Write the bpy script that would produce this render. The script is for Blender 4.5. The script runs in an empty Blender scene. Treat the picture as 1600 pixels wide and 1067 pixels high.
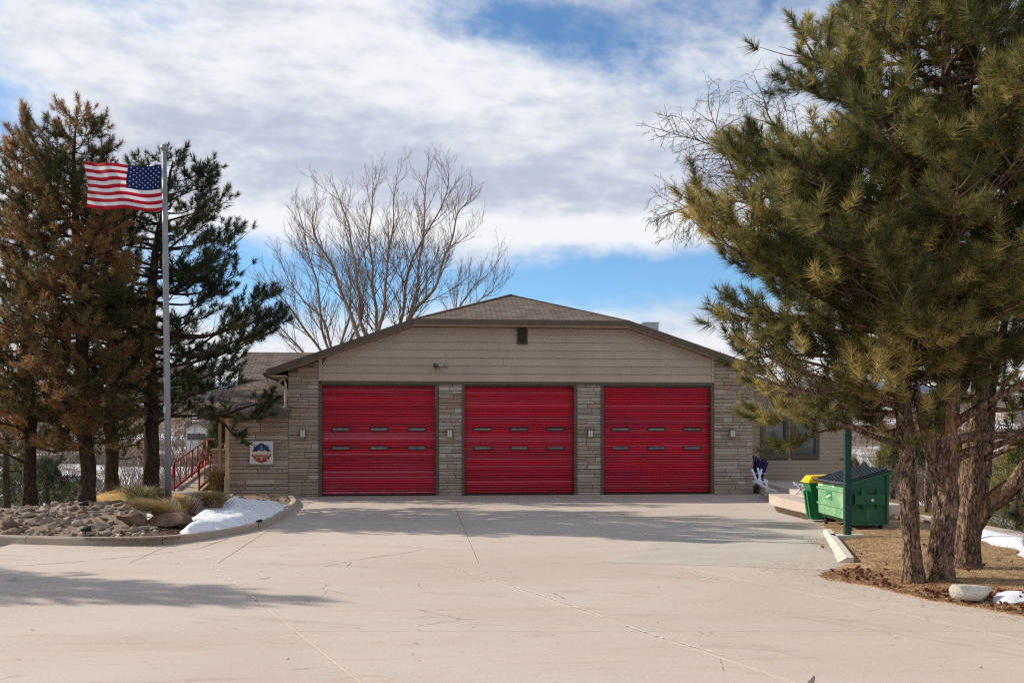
import bpy, math, random
import numpy as np
from mathutils import Vector, noise
R = math.radians
random.seed(7); rng = np.random.default_rng(7)
sc = bpy.context.scene
col = sc.collection
# ------------------------------------------------------------------ camera
FP, CX, HY, CH = 1556.0, 800.0, 672.0, 2.17
cam = bpy.data.cameras.new('camera'); camo = bpy.data.objects.new('camera', cam); col.objects.link(camo)
camo.location = (0, 0, CH); camo.rotation_euler = (R(90), 0, 0)
cam.sensor_width = 36; cam.lens = 36*FP/1600; cam.shift_y = (HY-533.5)/1600
cam.clip_start = .1; cam.clip_end = 20000
sc.camera = camo
# ------------------------------------------------------------------ light
SUN_EL, SUN_AZ = R(31), R(73)          # azimuth measured from +Y towards -X
sv = Vector((-math.sin(SUN_AZ)*math.cos(SUN_EL), math.cos(SUN_AZ)*math.cos(SUN_EL), math.sin(SUN_EL)))
sl = bpy.data.lights.new('sun', 'SUN'); sl.energy = 5.0; sl.angle = R(.53); sl.color = (1, .90, .76)
so = bpy.data.objects.new('sun', sl); col.objects.link(so); so.location = sv*60
so.rotation_euler = sv.to_track_quat('Z', 'Y').to_euler()
sc.view_settings.view_transform = 'Standard'; sc.view_settings.look = 'None'
sc.view_settings.gamma = 1; sc.view_settings.use_curve_mapping = False
sc.view_settings.exposure = 0.13
sc.cycles.use_denoising = False; sc.cycles.pixel_filter_type = 'BLACKMAN_HARRIS'; sc.cycles.filter_width = 1.25

# ------------------------------------------------------------------ node helper
class S:
    """a node socket with arithmetic"""
    def __init__(s, t, k): s.t, s.k = t, k
    def _m(s, op, *a, clamp=False):
        n = s.t.nodes.new('ShaderNodeMath'); n.operation = op; n.use_clamp = clamp
        for i, v in enumerate((s,)+a):
            if isinstance(v, S): s.t.links.new(v.k, n.inputs[i])
            else: n.inputs[i].default_value = v
        return S(s.t, n.outputs[0])
    def __add__(s, o): return s._m('ADD', o)
    def __sub__(s, o): return s._m('SUBTRACT', o)
    def __mul__(s, o): return s._m('MULTIPLY', o)
    def __truediv__(s, o): return s._m('DIVIDE', o)
    def pw(s, o): return s._m('POWER', o)
    def mx(s, o): return s._m('MAXIMUM', o)
    def mn(s, o): return s._m('MINIMUM', o)
    def clamp(s): return s._m('ADD', 0.0, clamp=True)
    def step(s, a, b):
        n = s.t.nodes.new('ShaderNodeMapRange'); n.interpolation_type = 'SMOOTHSTEP'
        s.t.links.new(s.k, n.inputs[0]); n.inputs[1].default_value = a; n.inputs[2].default_value = b
        return S(s.t, n.outputs[0])
def comb(t, x, y, z):
    n = t.nodes.new('ShaderNodeCombineXYZ')
    for i, v in enumerate((x, y, z)):
        if isinstance(v, S): t.links.new(v.k, n.inputs[i])
        else: n.inputs[i].default_value = v
    return S(t, n.outputs[0])
def sep(t, v):
    n = t.nodes.new('ShaderNodeSeparateXYZ'); t.links.new(v.k, n.inputs[0])
    return [S(t, o) for o in n.outputs]
def vscale(t, v, xyz):
    n = t.nodes.new('ShaderNodeVectorMath'); n.operation = 'MULTIPLY'
    t.links.new(v.k, n.inputs[0]); n.inputs[1].default_value = xyz
    return S(t, n.outputs[0])
def tnoise(t, v, scale, detail=4, rough=.55, dist=0):
    n = t.nodes.new('ShaderNodeTexNoise'); t.links.new(v.k, n.inputs['Vector'])
    n.inputs['Scale'].default_value = scale; n.inputs['Detail'].default_value = detail
    n.inputs['Roughness'].default_value = rough; n.inputs['Distortion'].default_value = dist
    return S(t, n.outputs[0])
def tvor(t, v, scale, feature='F1', out=0):
    n = t.nodes.new('ShaderNodeTexVoronoi'); n.feature = feature; t.links.new(v.k, n.inputs['Vector'])
    n.inputs['Scale'].default_value = scale
    return S(t, n.outputs[out])
def mixc(t, f, a, b, mode='MIX'):
    n = t.nodes.new('ShaderNodeMix'); n.data_type = 'RGBA'; n.blend_type = mode
    for i, v in ((0, f), (6, a), (7, b)):
        if isinstance(v, S): t.links.new(v.k, n.inputs[i])
        elif i == 0: n.inputs[i].default_value = v
        else: n.inputs[i].default_value = (*v[:3], 1)
    return S(t, n.outputs[2])
def ramp(t, f, stops):
    n = t.nodes.new('ShaderNodeValToRGB'); t.links.new(f.k, n.inputs[0])
    cr = n.color_ramp
    while len(cr.elements) < len(stops): cr.elements.new(.5)
    for e, (p, c) in zip(cr.elements, stops): e.position = p; e.color = (*c, 1)
    return S(t, n.outputs[0])
def bump(t, h, strength=.3, dist=.01, prev=None):
    n = t.nodes.new('ShaderNodeBump'); t.links.new(h.k, n.inputs['Height'])
    n.inputs['Strength'].default_value = strength; n.inputs['Distance'].default_value = dist
    if prev: t.links.new(prev.k, n.inputs['Normal'])
    return S(t, n.outputs[0])
def attr(t, name):
    n = t.nodes.new('ShaderNodeAttribute'); n.attribute_name = name
    return S(t, n.outputs[0])

# ------------------------------------------------------------------ world: Nishita sky with broken cloud
w = bpy.data.worlds.new('World'); sc.world = w; w.use_nodes = True
t = w.node_tree; t.nodes.clear()
out = t.nodes.new('ShaderNodeOutputWorld'); bg = t.nodes.new('ShaderNodeBackground')
t.links.new(bg.outputs[0], out.inputs[0])
sky = t.nodes.new('ShaderNodeTexSky'); sky.sky_type = 'NISHITA'; sky.sun_disc = False
sky.sun_elevation = SUN_EL; sky.sun_rotation = -SUN_AZ; sky.altitude = 1800; sky.air_density = 1.0
sky.dust_density = .3; sky.ozone_density = 2.2
tc = t.nodes.new('ShaderNodeTexCoord'); d = S(t, tc.outputs['Generated'])
x, y, z = sep(t, d)
zz = z.mx(0.0) + .06
pl = comb(t, x/zz, y/zz, 0.0)
plw = vscale(t, pl, (1.0, .8, 1))
az = x._m('ARCTAN2', y); el = z.mx(-1.0).mn(1.0)._m('ARCSINE')
sph = comb(t, az, el*1.5, 0.3)
wv = comb(t, az*1.0 + el*.7, el*1.35, 1.7)
n1 = tnoise(t, sph, 3.2, 8, .60, .15)
n2 = tnoise(t, wv, 9.0, 7, .62, .2)
n3 = tnoise(t, comb(t, az + el*.5, el*1.7, 2.9), 34.0, 6, .62, .25)
dens = n1*.50 + n2*.34 + n3*.26
def blob(a0, e0, sa, se, amp, rot=0.0):
    a = az - R(a0); e = el - R(e0)
    if rot:
        c, s_ = math.cos(rot), math.sin(rot); a, e = a*c + e*s_, e*c - a*s_
    q = (a/R(sa)); r_ = (e/R(se)); q = q*q + r_*r_
    return (q*-1.0)._m('EXPONENT')*amp
dens = dens + .165 - el.step(.5, 1.1)*.20  # cloud thinned overhead, out of view, to lower the ambient light
dens = dens - blob(0.0, 21.8, 8.5, 1.8, .20, -.10) - blob(14, 23.5, 8, 3.0, .19) - blob(6.5, 20.0, 8.0, 1.6, .15, -.45) - blob(13, 18.5, 5, 1.6, .08)
dens = dens - blob(2, 8.2, 22, 1.75, .30) - blob(12, 9.3, 12, 1.5, .14)- blob(-16, 9.5, 9, 1.8, .12)
dens = dens - blob(-28, 15.5, 3.2, 1.8, .2) - blob(-24, 22.5, 9, 2.0, .09) - blob(17, 18.5, 5, 2.2, .07)
dens = dens + blob(5, 12.0, 26, 1.3, .17) + blob(0, 3.0, 60, 2.3, .18) - blob(9, 6.5, 6, 1.1, .05)
dens = dens + blob(3, 15.5, 14, 3.0, .08) + blob(-14, 19, 10, 4.5, .08)
cov = dens.step(.42, .75)
# shading of the cloud: thick parts greyer underneath
g1 = tnoise(t, comb(t, az*1.0+3.1, el*4.2, .9), 5.0, 7, .6, .2)
g2 = tnoise(t, comb(t, az+1.0, el*2.0, 4.1), 20.0, 7, .62, .2)
g = (g1*.62 + g2*.42 + blob(3, 14.3, 26, 1.7, .16) + blob(-10, 16.5, 8, 1.6, .08) + blob(6, 17, 6, 1, .05)
     - blob(4, 11.3, 26, .9, .22) - blob(-13, 21, 9, 3, .05) - blob(0, 2.5, 60, 2.6, .10)).step(.40, .72)
cloud = mixc(t, g, (.94, .955, .99), (.54, .59, .73))
n = t.nodes.new('ShaderNodeVectorMath'); n.operation = 'SCALE'; t.links.new(sky.outputs[0], n.inputs[0]); n.inputs[3].default_value = 1
SKY = .12
CL = mixc(t, 1.0, cloud, (1/SKY*.88,)*3, 'MULTIPLY')
skyc = mixc(t, 1.0, S(t, n.outputs[0]), (.84, 1.08, 1.20), 'MULTIPLY')
res = mixc(t, cov, skyc, CL)
# mix node clamps nothing: factor only
t.links.new(res.k, bg.inputs[0]); bg.inputs[1].default_value = SKY

# ------------------------------------------------------------------ object helpers
ORG = {}
def tag(o, label=None, cat=None, group=None, kind=None):
    if label: o['label'] = label
    if cat: o['category'] = cat
    if group: o['group'] = group
    if kind: o['kind'] = kind
    return o
def thing(name, label, cat, loc=(0, 0, 0), rz=0, group=None):
    o = bpy.data.objects.new(name, None); col.objects.link(o); o.location = loc; o.rotation_euler = (0, 0, rz)
    o.empty_display_size = .2
    ORG[o.name] = Vector(loc) if rz == 0 else Vector((0, 0, 0))
    return tag(o, label, cat, group)
def px2w(px, py, depth):
    return Vector(((px-CX)/FP*depth, depth, CH-(py-HY)/FP*depth))
def G(px, py, z=0.0):
    dd = FP*(CH-z)/(py-HY)
    return Vector(((px-CX)/FP*dd, dd, z))
class MB:
    def __init__(s): s.v = []; s.f = []; s.m = []
    def add(s, vs, fs, mi=0):
        b = len(s.v); s.v.extend([tuple(p) for p in vs]); s.f.extend([tuple(b+i for i in f) for f in fs]); s.m.extend([mi]*len(fs)); return s
    def box(s, a, b, mi=0):
        (x0, y0, z0), (x1, y1, z1) = a, b
        return s.add([(x0,y0,z0),(x1,y0,z0),(x1,y1,z0),(x0,y1,z0),(x0,y0,z1),(x1,y0,z1),(x1,y1,z1),(x0,y1,z1)],
              [(0,3,2,1),(4,5,6,7),(0,1,5,4),(1,2,6,5),(2,3,7,6),(3,0,4,7)], mi)
    def hexa(s, p, mi=0):    # 8 corners: bottom ring then top ring
        return s.add(p, [(0,3,2,1),(4,5,6,7),(0,1,5,4),(1,2,6,5),(2,3,7,6),(3,0,4,7)], mi)
    def bar(s, a, b, wd, th, up=(0,0,1), mi=0):
        a = Vector(a); b = Vector(b); d_ = (b-a).normalized(); up = Vector(up)
        sd = d_.cross(up)
        if sd.length < 1e-4: sd = d_.cross(Vector((1,0,0)))
        sd.normalize(); u = sd.cross(d_).normalized()
        sd = sd*wd/2; u = u*th/2
        return s.hexa([a-sd-u, a+sd-u, b+sd-u, b-sd-u, a-sd+u, a+sd+u, b+sd+u, b-sd+u], mi)
    def tube(s, pts, rad, n=8, cap=True, mi=0, rough=0.0, fine_=0.0):
        pts = [Vector(p) for p in pts]
        if not hasattr(rad, '__len__'): rad = [rad]*len(pts)
        b = len(s.v); ref = None
        for i, p in enumerate(pts):
            dd = (pts[min(i+1, len(pts)-1)]-pts[max(i-1, 0)])
            if dd.length < 1e-6: dd = Vector((0,0,1))
            dd.normalize()
            if ref is None:
                ref = dd.orthogonal().normalized()
            ref = (ref-dd*ref.dot(dd))
            ref = ref.normalized() if ref.length > 1e-6 else dd.orthogonal().normalized()
            bi = dd.cross(ref)
            for k in range(n):
                a = 2*math.pi*k/n
                o = ref*math.cos(a)+bi*math.sin(a)
                rr = rad[i]
                if fine_: rr *= 1+fine_*(abs(noise.noise(Vector((o.x*3.6+p.x, o.y*3.6, p.z*1.7))))*2.4-.5)+fine_*.8*noise.noise(Vector((o.x*9, o.y*9, p.z*7)))
                if rough: rr *= 1+rough*noise.noise(Vector((o.x*3+p.x, o.y*3+p.y, p.z*1.3)))+rough*.8*noise.noise(Vector((o.x*9, o.y*9, p.z*3.1)))
                s.v.append(tuple(p+o*rr))
        for i in range(len(pts)-1):
            for k in range(n):
                k2 = (k+1) % n
                s.f.append((b+i*n+k, b+i*n+k2, b+(i+1)*n+k2, b+(i+1)*n+k)); s.m.append(mi)
        if cap:
            s.f.append(tuple(b+k for k in reversed(range(n)))); s.m.append(mi)
            e = b+(len(pts)-1)*n
            s.f.append(tuple(e+k for k in range(n))); s.m.append(mi)
        return s
    def prism(s, poly, d_, mi=0, mi_side=None):   # poly: 3d points, extruded by vector d_
        k = len(poly); d_ = Vector(d_); p = [Vector(q) for q in poly]
        b = len(s.v); s.v.extend([tuple(q) for q in p]+[tuple(q+d_) for q in p])
        s.f.append(tuple(b+i for i in range(k))); s.m.append(mi)
        s.f.append(tuple(b+k+i for i in reversed(range(k)))); s.m.append(mi if mi_side is None else mi_side)
        for i in range(k):
            j = (i+1) % k
            s.f.append((b+j, b+i, b+k+i, b+k+j)); s.m.append(mi if mi_side is None else mi_side)
        return s
    def build(s, name, mats, parent=None, smooth=False, uv=True, org=None):
        me = bpy.data.meshes.new(name)
        o0 = org if org is not None else (ORG.get(parent.name, Vector((0,0,0))) if parent else Vector((0,0,0)))
        me.from_pydata([(a-o0[0], b_-o0[1], c-o0[2]) for a, b_, c in s.v], [], s.f)
        if not isinstance(mats, (list, tuple)): mats = [mats]
        for m_ in mats: me.materials.append(m_)
        if len(mats) > 1: me.polygons.foreach_set('material_index', s.m)
        if uv and len(s.f) < 30000:
            ul = me.uv_layers.new(name='UVMap'); dat = []
            for p in me.polygons:
                nn = p.normal; tt = Vector((0,0,1)).cross(nn)
                if tt.length < 1e-3: tt = Vector((1,0,0))
                tt.normalize(); bb = nn.cross(tt)
                for vi in p.vertices:
                    q = me.vertices[vi].co; dat += [q.dot(tt), q.dot(bb)]
            ul.data.foreach_set('uv', dat)
        if smooth: me.polygons.foreach_set('use_smooth', [True]*len(me.polygons))
        o = bpy.data.objects.new(name, me); col.objects.link(o)
        if parent: o.parent = parent; ORG[o.name] = Vector(o0)
        elif org is not None: o.location = org
        return o
def tris_obj(name, V, tint, mat_, parent):   # V: (n,3,3) numpy world coords; tint (n,3)
    o0 = np.array(ORG[parent.name]) if parent else np.zeros(3)
    n = len(V); me = bpy.data.meshes.new(name)
    me.vertices.add(n*3); me.vertices.foreach_set('co', (V-o0).reshape(-1).astype(np.float32))
    me.loops.add(n*3); me.loops.foreach_set('vertex_index', np.arange(n*3, dtype=np.int32))
    me.polygons.add(n); me.polygons.foreach_set('loop_start', np.arange(0, n*3, 3, dtype=np.int32))
    me.update()
    a = me.attributes.new('tint', 'FLOAT_COLOR', 'POINT')
    c = np.ones((n, 3, 4), np.float32); c[:, :, :3] = tint[:, None, :]
    a.data.foreach_set('color', c.reshape(-1))
    me.materials.append(mat_)
    o = bpy.data.objects.new(name, me); col.objects.link(o)
    if parent: o.parent = parent
    return o
def copy_tree(o, parent=None):
    c = o.copy(); col.objects.link(c); c.parent = parent
    for ch in [q for q in o.children]:
        copy_tree(ch, c)
    return c

# ------------------------------------------------------------------ materials
def newmat(name, rough=.8, metal=0, spec=.3):
    m = bpy.data.materials.new(name); m.use_nodes = True; t = m.node_tree
    b = t.nodes['Principled BSDF']; b.inputs['Roughness'].default_value = rough
    b.inputs['Metallic'].default_value = metal; b.inputs['Specular IOR Level'].default_value = spec
    return m, t, b
def flat(name, c, rough=.7, metal=0, spec=.3, var=.12, scale=6, bmp=.0, coat=0):
    m, t, b = newmat(name, rough, metal, spec)
    g = S(t, t.nodes.new('ShaderNodeNewGeometry').outputs['Position'])
    n_ = tnoise(t, g, scale, 5)
    lo = tuple(q*(1-var) for q in c); hi = tuple(min(1, q*(1+var)) for q in c)
    t.links.new(ramp(t, n_, [(.3, lo), (.7, hi)]).k, b.inputs['Base Color'])
    if bmp: t.links.new(bump(t, tnoise(t, g, scale*6, 4), bmp, .01).k, b.inputs['Normal'])
    if coat: b.inputs['Coat Weight'].default_value = coat; b.inputs['Coat Roughness'].default_value = .12
    return m
def pos(t): return S(t, t.nodes.new('ShaderNodeNewGeometry').outputs['Position'])
def uvn(t): return S(t, t.nodes.new('ShaderNodeTexCoord').outputs['UV'])
def orand(t): return S(t, t.nodes.new('ShaderNodeObjectInfo').outputs['Random'])

def concrete(name, ca, cb, cc, light=1.0):
    m, t, b = newmat(name, .85, 0, .25); g = pos(t)
    big = tnoise(t, vscale(t, g, (.5, 1, 1)), .35, 5, .6, .6)
    mid = tnoise(t, vscale(t, g, (.6, 1.2, 1)), 1.6, 6, .65, .3)
    fine = tnoise(t, g, 22, 4, .7)
    grit = tnoise(t, g, 160, 2, .6)
    c = mixc(t, big.step(.35, .65), ca, cb)
    c = mixc(t, mid.step(.45, .75)*.45, c, cc)
    v = (fine-.5)*.34 + (grit-.5)*.42 + (mid-.5)*.16 + (orand(t)-.5)*.11 + 1.0
    c = mixc(t, 1.0, c, comb(t, v, v, v), 'MULTIPLY')
    # brown sweep marks left by tyres turning on the slab
    rg = tnoise(t, vscale(t, g, (.35, 2.4, 1)), 1.1, 3, .5, 1.6)
    c = mixc(t, (rg.step(.60, .66) - rg.step(.66, .70))*.22, c, (.40, .245, .13))
    st = tnoise(t, vscale(t, g, (.45, 1.3, 1)), .9, 6, .7, .8)
    c = mixc(t, st.step(.56, .74)*.42, c, (.24, .17, .13))
    # turning tyre tracks
    px_, py_, pz_ = sep(t, g)
    ax_, ay_ = px_ + 9.0, py_ + 0.0
    rr_ = (ax_*ax_ + ay_*ay_)._m('SQRT') + (tnoise(t, g, .35, 3)-.5)*.5
    tk = None
    for r0_, a_ in ((15.2, .5), (16.9, 1.0), (17.12, .7), (18.7, .8), (18.95, .5), (21.3, .6)):
        q_ = (rr_ - r0_)/.05; e_ = (q_*q_*-1.0)._m('EXPONENT')*a_
        tk = e_ if tk is None else tk + e_
    tk = tk*tnoise(t, g, 1.3, 5, .7).step(.40, .62)*px_.step(-2.0, 1.5)
    c = mixc(t, tk.clamp()*.32, c, (.36, .20, .10))
    # oil drips where engines stand
    od = tvor(t, vscale(t, g, (1, .8, 1)), 1.15).step(.09, .02)*tnoise(t, g, .45, 2).step(.55, .62)*py_.step(19, 24)
    c = mixc(t, od*.6, c, (.06, .05, .045))
    # hairline cracks and pits
    cr = tvor(t, vscale(t, g, (1, 1, 1)), .42, 'DISTANCE_TO_EDGE')
    wob = tnoise(t, g, 3.0, 5, .7)
    cr2 = (cr + (wob-.5)*.05)
    cm = (cr2._m('ABSOLUTE')).step(.0045, .001)
    cm = cm*tnoise(t, g, .6, 2).step(.56, .64)
    c = mixc(t, cm*.55, c, (.09, .07, .055))
    pit = tvor(t, g, 9, 'F1').step(.085, .04)*tnoise(t, g, 1.1, 2).step(.5, .62)
    c = mixc(t, pit*.5, c, (.12, .085, .06))
    t.links.new(c.k, b.inputs['Base Color'])
    bp = bump(t, fine*.6 + grit*.7, .35, .006)
    t.links.new(bp.k, b.inputs['Normal'])
    return m
M = {}
M['slab'] = concrete('driveway_concrete', (.465, .39, .335), (.51, .44, .385), (.42, .36, .32))
M['slab_pale'] = concrete('pale_concrete', (.47, .43, .375), (.43, .395, .34), (.52, .48, .425))
M['kerb'] = concrete('kerb_concrete', (.36, .30, .245), (.43, .37, .30), (.30, .25, .2))
M['kerb_pale'] = concrete('pale_kerb_concrete', (.55, .52, .47), (.50, .47, .42), (.6, .56, .5))
M['joint'] = flat('joint_filler', (.16, .125, .10), .95)
M['seal'] = flat('pale_sealant', (.62, .56, .49), .7)
M['yellow'] = flat('worn_yellow_paint', (.55, .40, .10), .7, var=.3, scale=20)

def stone_mat(name, island=False):
    m, t, b = newmat(name, .88, 0, .2); g = pos(t)
    r_ = S(t, t.nodes.new('ShaderNodeNewGeometry').outputs['Random Per Island']) if island else orand(t)
    c = ramp(t, r_, [(0, (.28, .205, .155)), (.2, (.37, .295, .235)), (.4, (.30, .255, .22)), (.55, (.42, .345, .28)), (.72, (.33, .255, .195)), (.88, (.38, .345, .31)), (1, (.48, .41, .34))])
    n_ = tnoise(t, vscale(t, g, (1, 1, 4)), 6, 6, .65)
    v = (n_-.5)*.55 + (tnoise(t, g, 60, 3)-.5)*.35 + 1.0
    c = mixc(t, 1.0, c, comb(t, v, v, v), 'MULTIPLY')
    t.links.new(c.k, b.inputs['Base Color'])
    t.links.new(bump(t, n_ + tnoise(t, g, 35, 4)*.4, .6, .02).k, b.inputs['Normal'])
    return m
M['stone'] = stone_mat('ledge_stone'); M['stone_i'] = stone_mat('ledge_stone_small', True)
M['mortar'] = flat('mortar', (.145, .115, .09), .95, bmp=.3)
def siding_mat(name, base):
    m, t, b = newmat(name, .7, 0, .25); g = pos(t)
    n_ = tnoise(t, vscale(t, g, (.6, .6, 30)), 3, 5, .7)
    v = (n_-.5)*.30 + (tnoise(t, vscale(t, g, (1, 1, .5)), 1.1, 4)-.5)*.25 + (orand(t)-.5)*.09 + 1.0
    c = mixc(t, 1.0, base, comb(t, v, v, v), 'MULTIPLY')
    sp = tvor(t, g, 5.5).step(.07, .03)*tnoise(t, g, 1.7, 2).step(.55, .62)
    c = mixc(t, sp*.5, c, (.10, .08, .065))
    t.links.new(c.k, b.inputs['Base Color'])
    t.links.new(bump(t, n_, .35, .006).k, b.inputs['Normal'])
    return m
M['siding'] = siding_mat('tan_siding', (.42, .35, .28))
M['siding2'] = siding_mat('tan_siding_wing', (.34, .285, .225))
M['trim'] = flat('brown_trim', (.105, .08, .062), .6, var=.15, bmp=.1)
M['gutter'] = flat('gutter_brown', (.085, .066, .052), .45)
M['soffit'] = flat('soffit_tan', (.45, .36, .26), .8)
M['beige'] = flat('beige_painted_post', (.50, .37, .25), .7)
def shingle_mat():
    m, t, b = newmat('asphalt_shingle', .95, 0, .15); u = uvn(t); g = pos(t)
    br = t.nodes.new('ShaderNodeTexBrick'); t.links.new(u.k, br.inputs['Vector'])
    br.inputs['Scale'].default_value = 1; br.inputs['Brick Width'].default_value = .34; br.inputs['Row Height'].default_value = .145
    br.inputs['Mortar Size'].default_value = .012; br.inputs['Mortar Smooth'].default_value = .3; br.inputs['Bias'].default_value = -.1
    br.inputs['Color1'].default_value = (.215, .17, .14, 1); br.inputs['Color2'].default_value = (.115, .09, .078, 1); br.inputs['Mortar'].default_value = (.045, .035, .03, 1)
    v = (tnoise(t, g, 1.2, 4)-.5)*.5 + (tnoise(t, g, 40, 3)-.5)*.7 + 1.0
    c = mixc(t, 1.0, S(t, br.outputs[0]), comb(t, v, v, v), 'MULTIPLY')
    t.links.new(c.k, b.inputs['Base Color'])
    t.links.new(bump(t, S(t, br.outputs['Fac'])*-1.0, .7, .02).k, b.inputs['Normal'])
    return m
M['shingle'] = shingle_mat()
def door_mat():
    m, t, b = newmat('red_enamel', .34, 0, .38); g = pos(t)
    n_ = tnoise(t, vscale(t, g, (.35, .35, 2.2)), 1.3, 5, .6, .4)
    c = ramp(t, n_, [(.3, (.34, .0015, .014)), (.5, (.44, .002, .020)), (.72, (.34, .004, .042))])
    # chalky oxidised bands, strongest high on the doors
    o_ = tnoise(t, vscale(t, g, (.25, .25, 9)), 1.6, 4, .7, .2).step(.50, .74)
    x_, y_, z_ = sep(t, g)
    left = x_.step(.5, -6.0)
    c = mixc(t, o_*(left*.55+.10), c, (.36, .09, .15))
    r_ = orand(t)
    c = mixc(t, r_.step(.72, .98)*(left*.4+.28), c, (.46, .12, .17))  # highlights along random slats, put into the colour
    v = ((r_*37.3)._m('FRACT')-.5)*.5 + 1.0
    # patchy darker brown towards the bottom
    x2_, y2_, z2_ = sep(t, g)
    low_brown = z2_.step(.75, .0)*tnoise(t, vscale(t, g, (2, 2, 5)), 2.2, 5).step(.42, .7)
    c = mixc(t, low_brown*.6, c, (.12, .05, .04))
    c = mixc(t, 1.0, c, comb(t, v, v, v), 'MULTIPLY')
    t.links.new(c.k, b.inputs['Base Color'])
    t.links.new((n_*.35 + .22 + o_*.12).k, b.inputs['Roughness'])
    t.links.new(bump(t, tnoise(t, vscale(t, g, (.5, .5, .8)), 2.2, 3), .25, .03).k, b.inputs['Normal'])
    return m
M['door'] = door_mat()
M['rubber'] = flat('black_rubber', (.012, .012, .014), .6)
M['glass'] = flat('window_glass', (.035, .045, .055), .06, spec=.9, var=.3, scale=3)
M['doorglass'] = flat('cloudy_door_pane', (.11, .11, .115), .12, spec=.8, var=.7, scale=9)
M['lampglass'] = flat('frosted_lamp_glass', (.62, .60, .55), .4)
M['bronze'] = flat('bronze_metal', (.10, .075, .05), .45, .4)
M['galv'] = flat('galvanised_metal', (.36, .38, .40), .4, .75, var=.15)
M['pole'] = flat('brushed_aluminium', (.24, .255, .275), .45, .35, var=.12, scale=2)
M['white'] = flat('white_paint', (.72, .72, .72), .5, var=.06)
M['signwhite'] = flat('sign_white', (.62, .63, .68), .5, var=.03)
M['signframe'] = flat('sign_edge', (.10, .10, .12), .5)
M['signblue'] = flat('emblem_blue', (.015, .045, .13), .5)
M['signcyan'] = flat('emblem_light_blue', (.05, .25, .38), .5)
M['signred'] = flat('emblem_red', (.33, .045, .03), .5)
M['signpale'] = flat('emblem_cream', (.62, .55, .48), .5)
M['redrail'] = flat('red_rail_paint', (.36, .015, .02), .45)
M['blueplastic'] = flat('navy_plastic', (.010, .014, .11), .45)
M['whiteplastic'] = flat('white_plastic', (.60, .63, .68), .5)
M['flagred'] = flat('flag_red', (.42, .008, .025), .8, var=.05)
M['flagwhite'] = flat('flag_white', (.78, .78, .84), .8, var=.03)
M['flagblue'] = flat('flag_blue', (.008, .018, .10), .8, var=.05)
for k in ('flagred', 'flagwhite', 'flagblue'):
    m_ = M[k]; t_ = m_.node_tree; b_ = t_.nodes['Principled BSDF']; o_ = t_.nodes['Material Output']
    tr_ = t_.nodes.new('ShaderNodeBsdfTranslucent'); mx_ = t_.nodes.new('ShaderNodeMixShader'); mx_.inputs[0].default_value = .35
    src = b_.inputs['Base Color'].links[0].from_socket
    t_.links.new(src, tr_.inputs[0]); t_.links.new(b_.outputs[0], mx_.inputs[1]); t_.links.new(tr_.outputs[0], mx_.inputs[2]); t_.links.new(mx_.outputs[0], o_.inputs[0])
def bark_mat(name, dark, mid_, hi, sx=9, sz=2.2, bs=1.0):
    m, t, b = newmat(name, .95, 0, .1); g = pos(t)
    wn_ = t.nodes.new('ShaderNodeTexNoise'); wn_.inputs['Scale'].default_value = sx*.7; t.links.new(g.k, wn_.inputs['Vector']); wn_.inputs['Detail'].default_value = 5
    ad_ = t.nodes.new('ShaderNodeVectorMath'); ad_.operation = 'MULTIPLY_ADD'; t.links.new(wn_.outputs['Color'], ad_.inputs[0]); ad_.inputs[1].default_value = (.16,)*3; t.links.new(g.k, ad_.inputs[2])
    gd = S(t, ad_.outputs[0])
    v1 = tvor(t, vscale(t, gd, (1, 1, .26)), sx*1.7, 'DISTANCE_TO_EDGE')
    v2 = tvor(t, vscale(t, gd, (1, 1, .2)), sx*4, 'DISTANCE_TO_EDGE')
    n_ = tnoise(t, vscale(t, g, (1, 1, .3)), sx*2.4, 7, .75, .8)
    n3_ = tnoise(t, vscale(t, g, (1, 1, .16)), sx*1.1, 5, .65, 1.2)
    h = v1.step(0, .16)*.14 + v2.step(0, .3)*.12 + n_*.55 + n3_*.42
    c = ramp(t, h, [(.44, dark), (.60, mid_), (.82, hi)])  # shade in furrows and light on ridges put into the colour
    c = mixc(t, tnoise(t, vscale(t, g, (1, 1, .5)), 2.3, 5, .7).step(.54, .66)*.5, c, tuple(q*f for q, f in zip(hi, (1.0, .72, .5))))
    v = (tnoise(t, g, 1.3, 3)-.5)*.9 + 1.0
    c = mixc(t, 1.0, c, comb(t, v, v, v), 'MULTIPLY')
    t.links.new(c.k, b.inputs['Base Color'])
    t.links.new(bump(t, h, bs, .05).k, b.inputs['Normal'])
    return m
M['bark'] = bark_mat('pine_bark', (.022, .015, .012), (.12, .078, .056), (.40, .275, .20))
M['bark_dark'] = bark_mat('dark_pine_bark', (.015, .011, .009), (.05, .035, .028), (.11, .075, .058))
M['bark_pale'] = bark_mat('cottonwood_bark', (.12, .09, .07), (.26, .20, .15), (.38, .30, .24), 14, 2, .4)
M['twig'] = flat('dry_twig', (.085, .058, .042), .9)
M['twig_pale'] = flat('pale_twig', (.15, .105, .08), .9)
M['twig_birch'] = flat('dark_twig', (.10, .07, .06), .9)
def needle_mat(name, tl=.42):
    m, t, b = newmat(name, .55, 0, .35)
    a = attr(t, 'tint'); t.links.new(a.k, b.inputs['Base Color'])
    tr = t.nodes.new('ShaderNodeBsdfTranslucent'); t.links.new(a.k, tr.inputs[0])
    mx = t.nodes.new('ShaderNodeMixShader'); mx.inputs[0].default_value = tl
    t.links.new(b.outputs[0], mx.inputs[1]); t.links.new(tr.outputs[0], mx.inputs[2])
    t.links.new(mx.outputs[0], t.nodes['Material Output'].inputs[0])
    return m
M['needle'] = needle_mat('pine_needles'); M['blade'] = needle_mat('grass_blades', .2)
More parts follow.
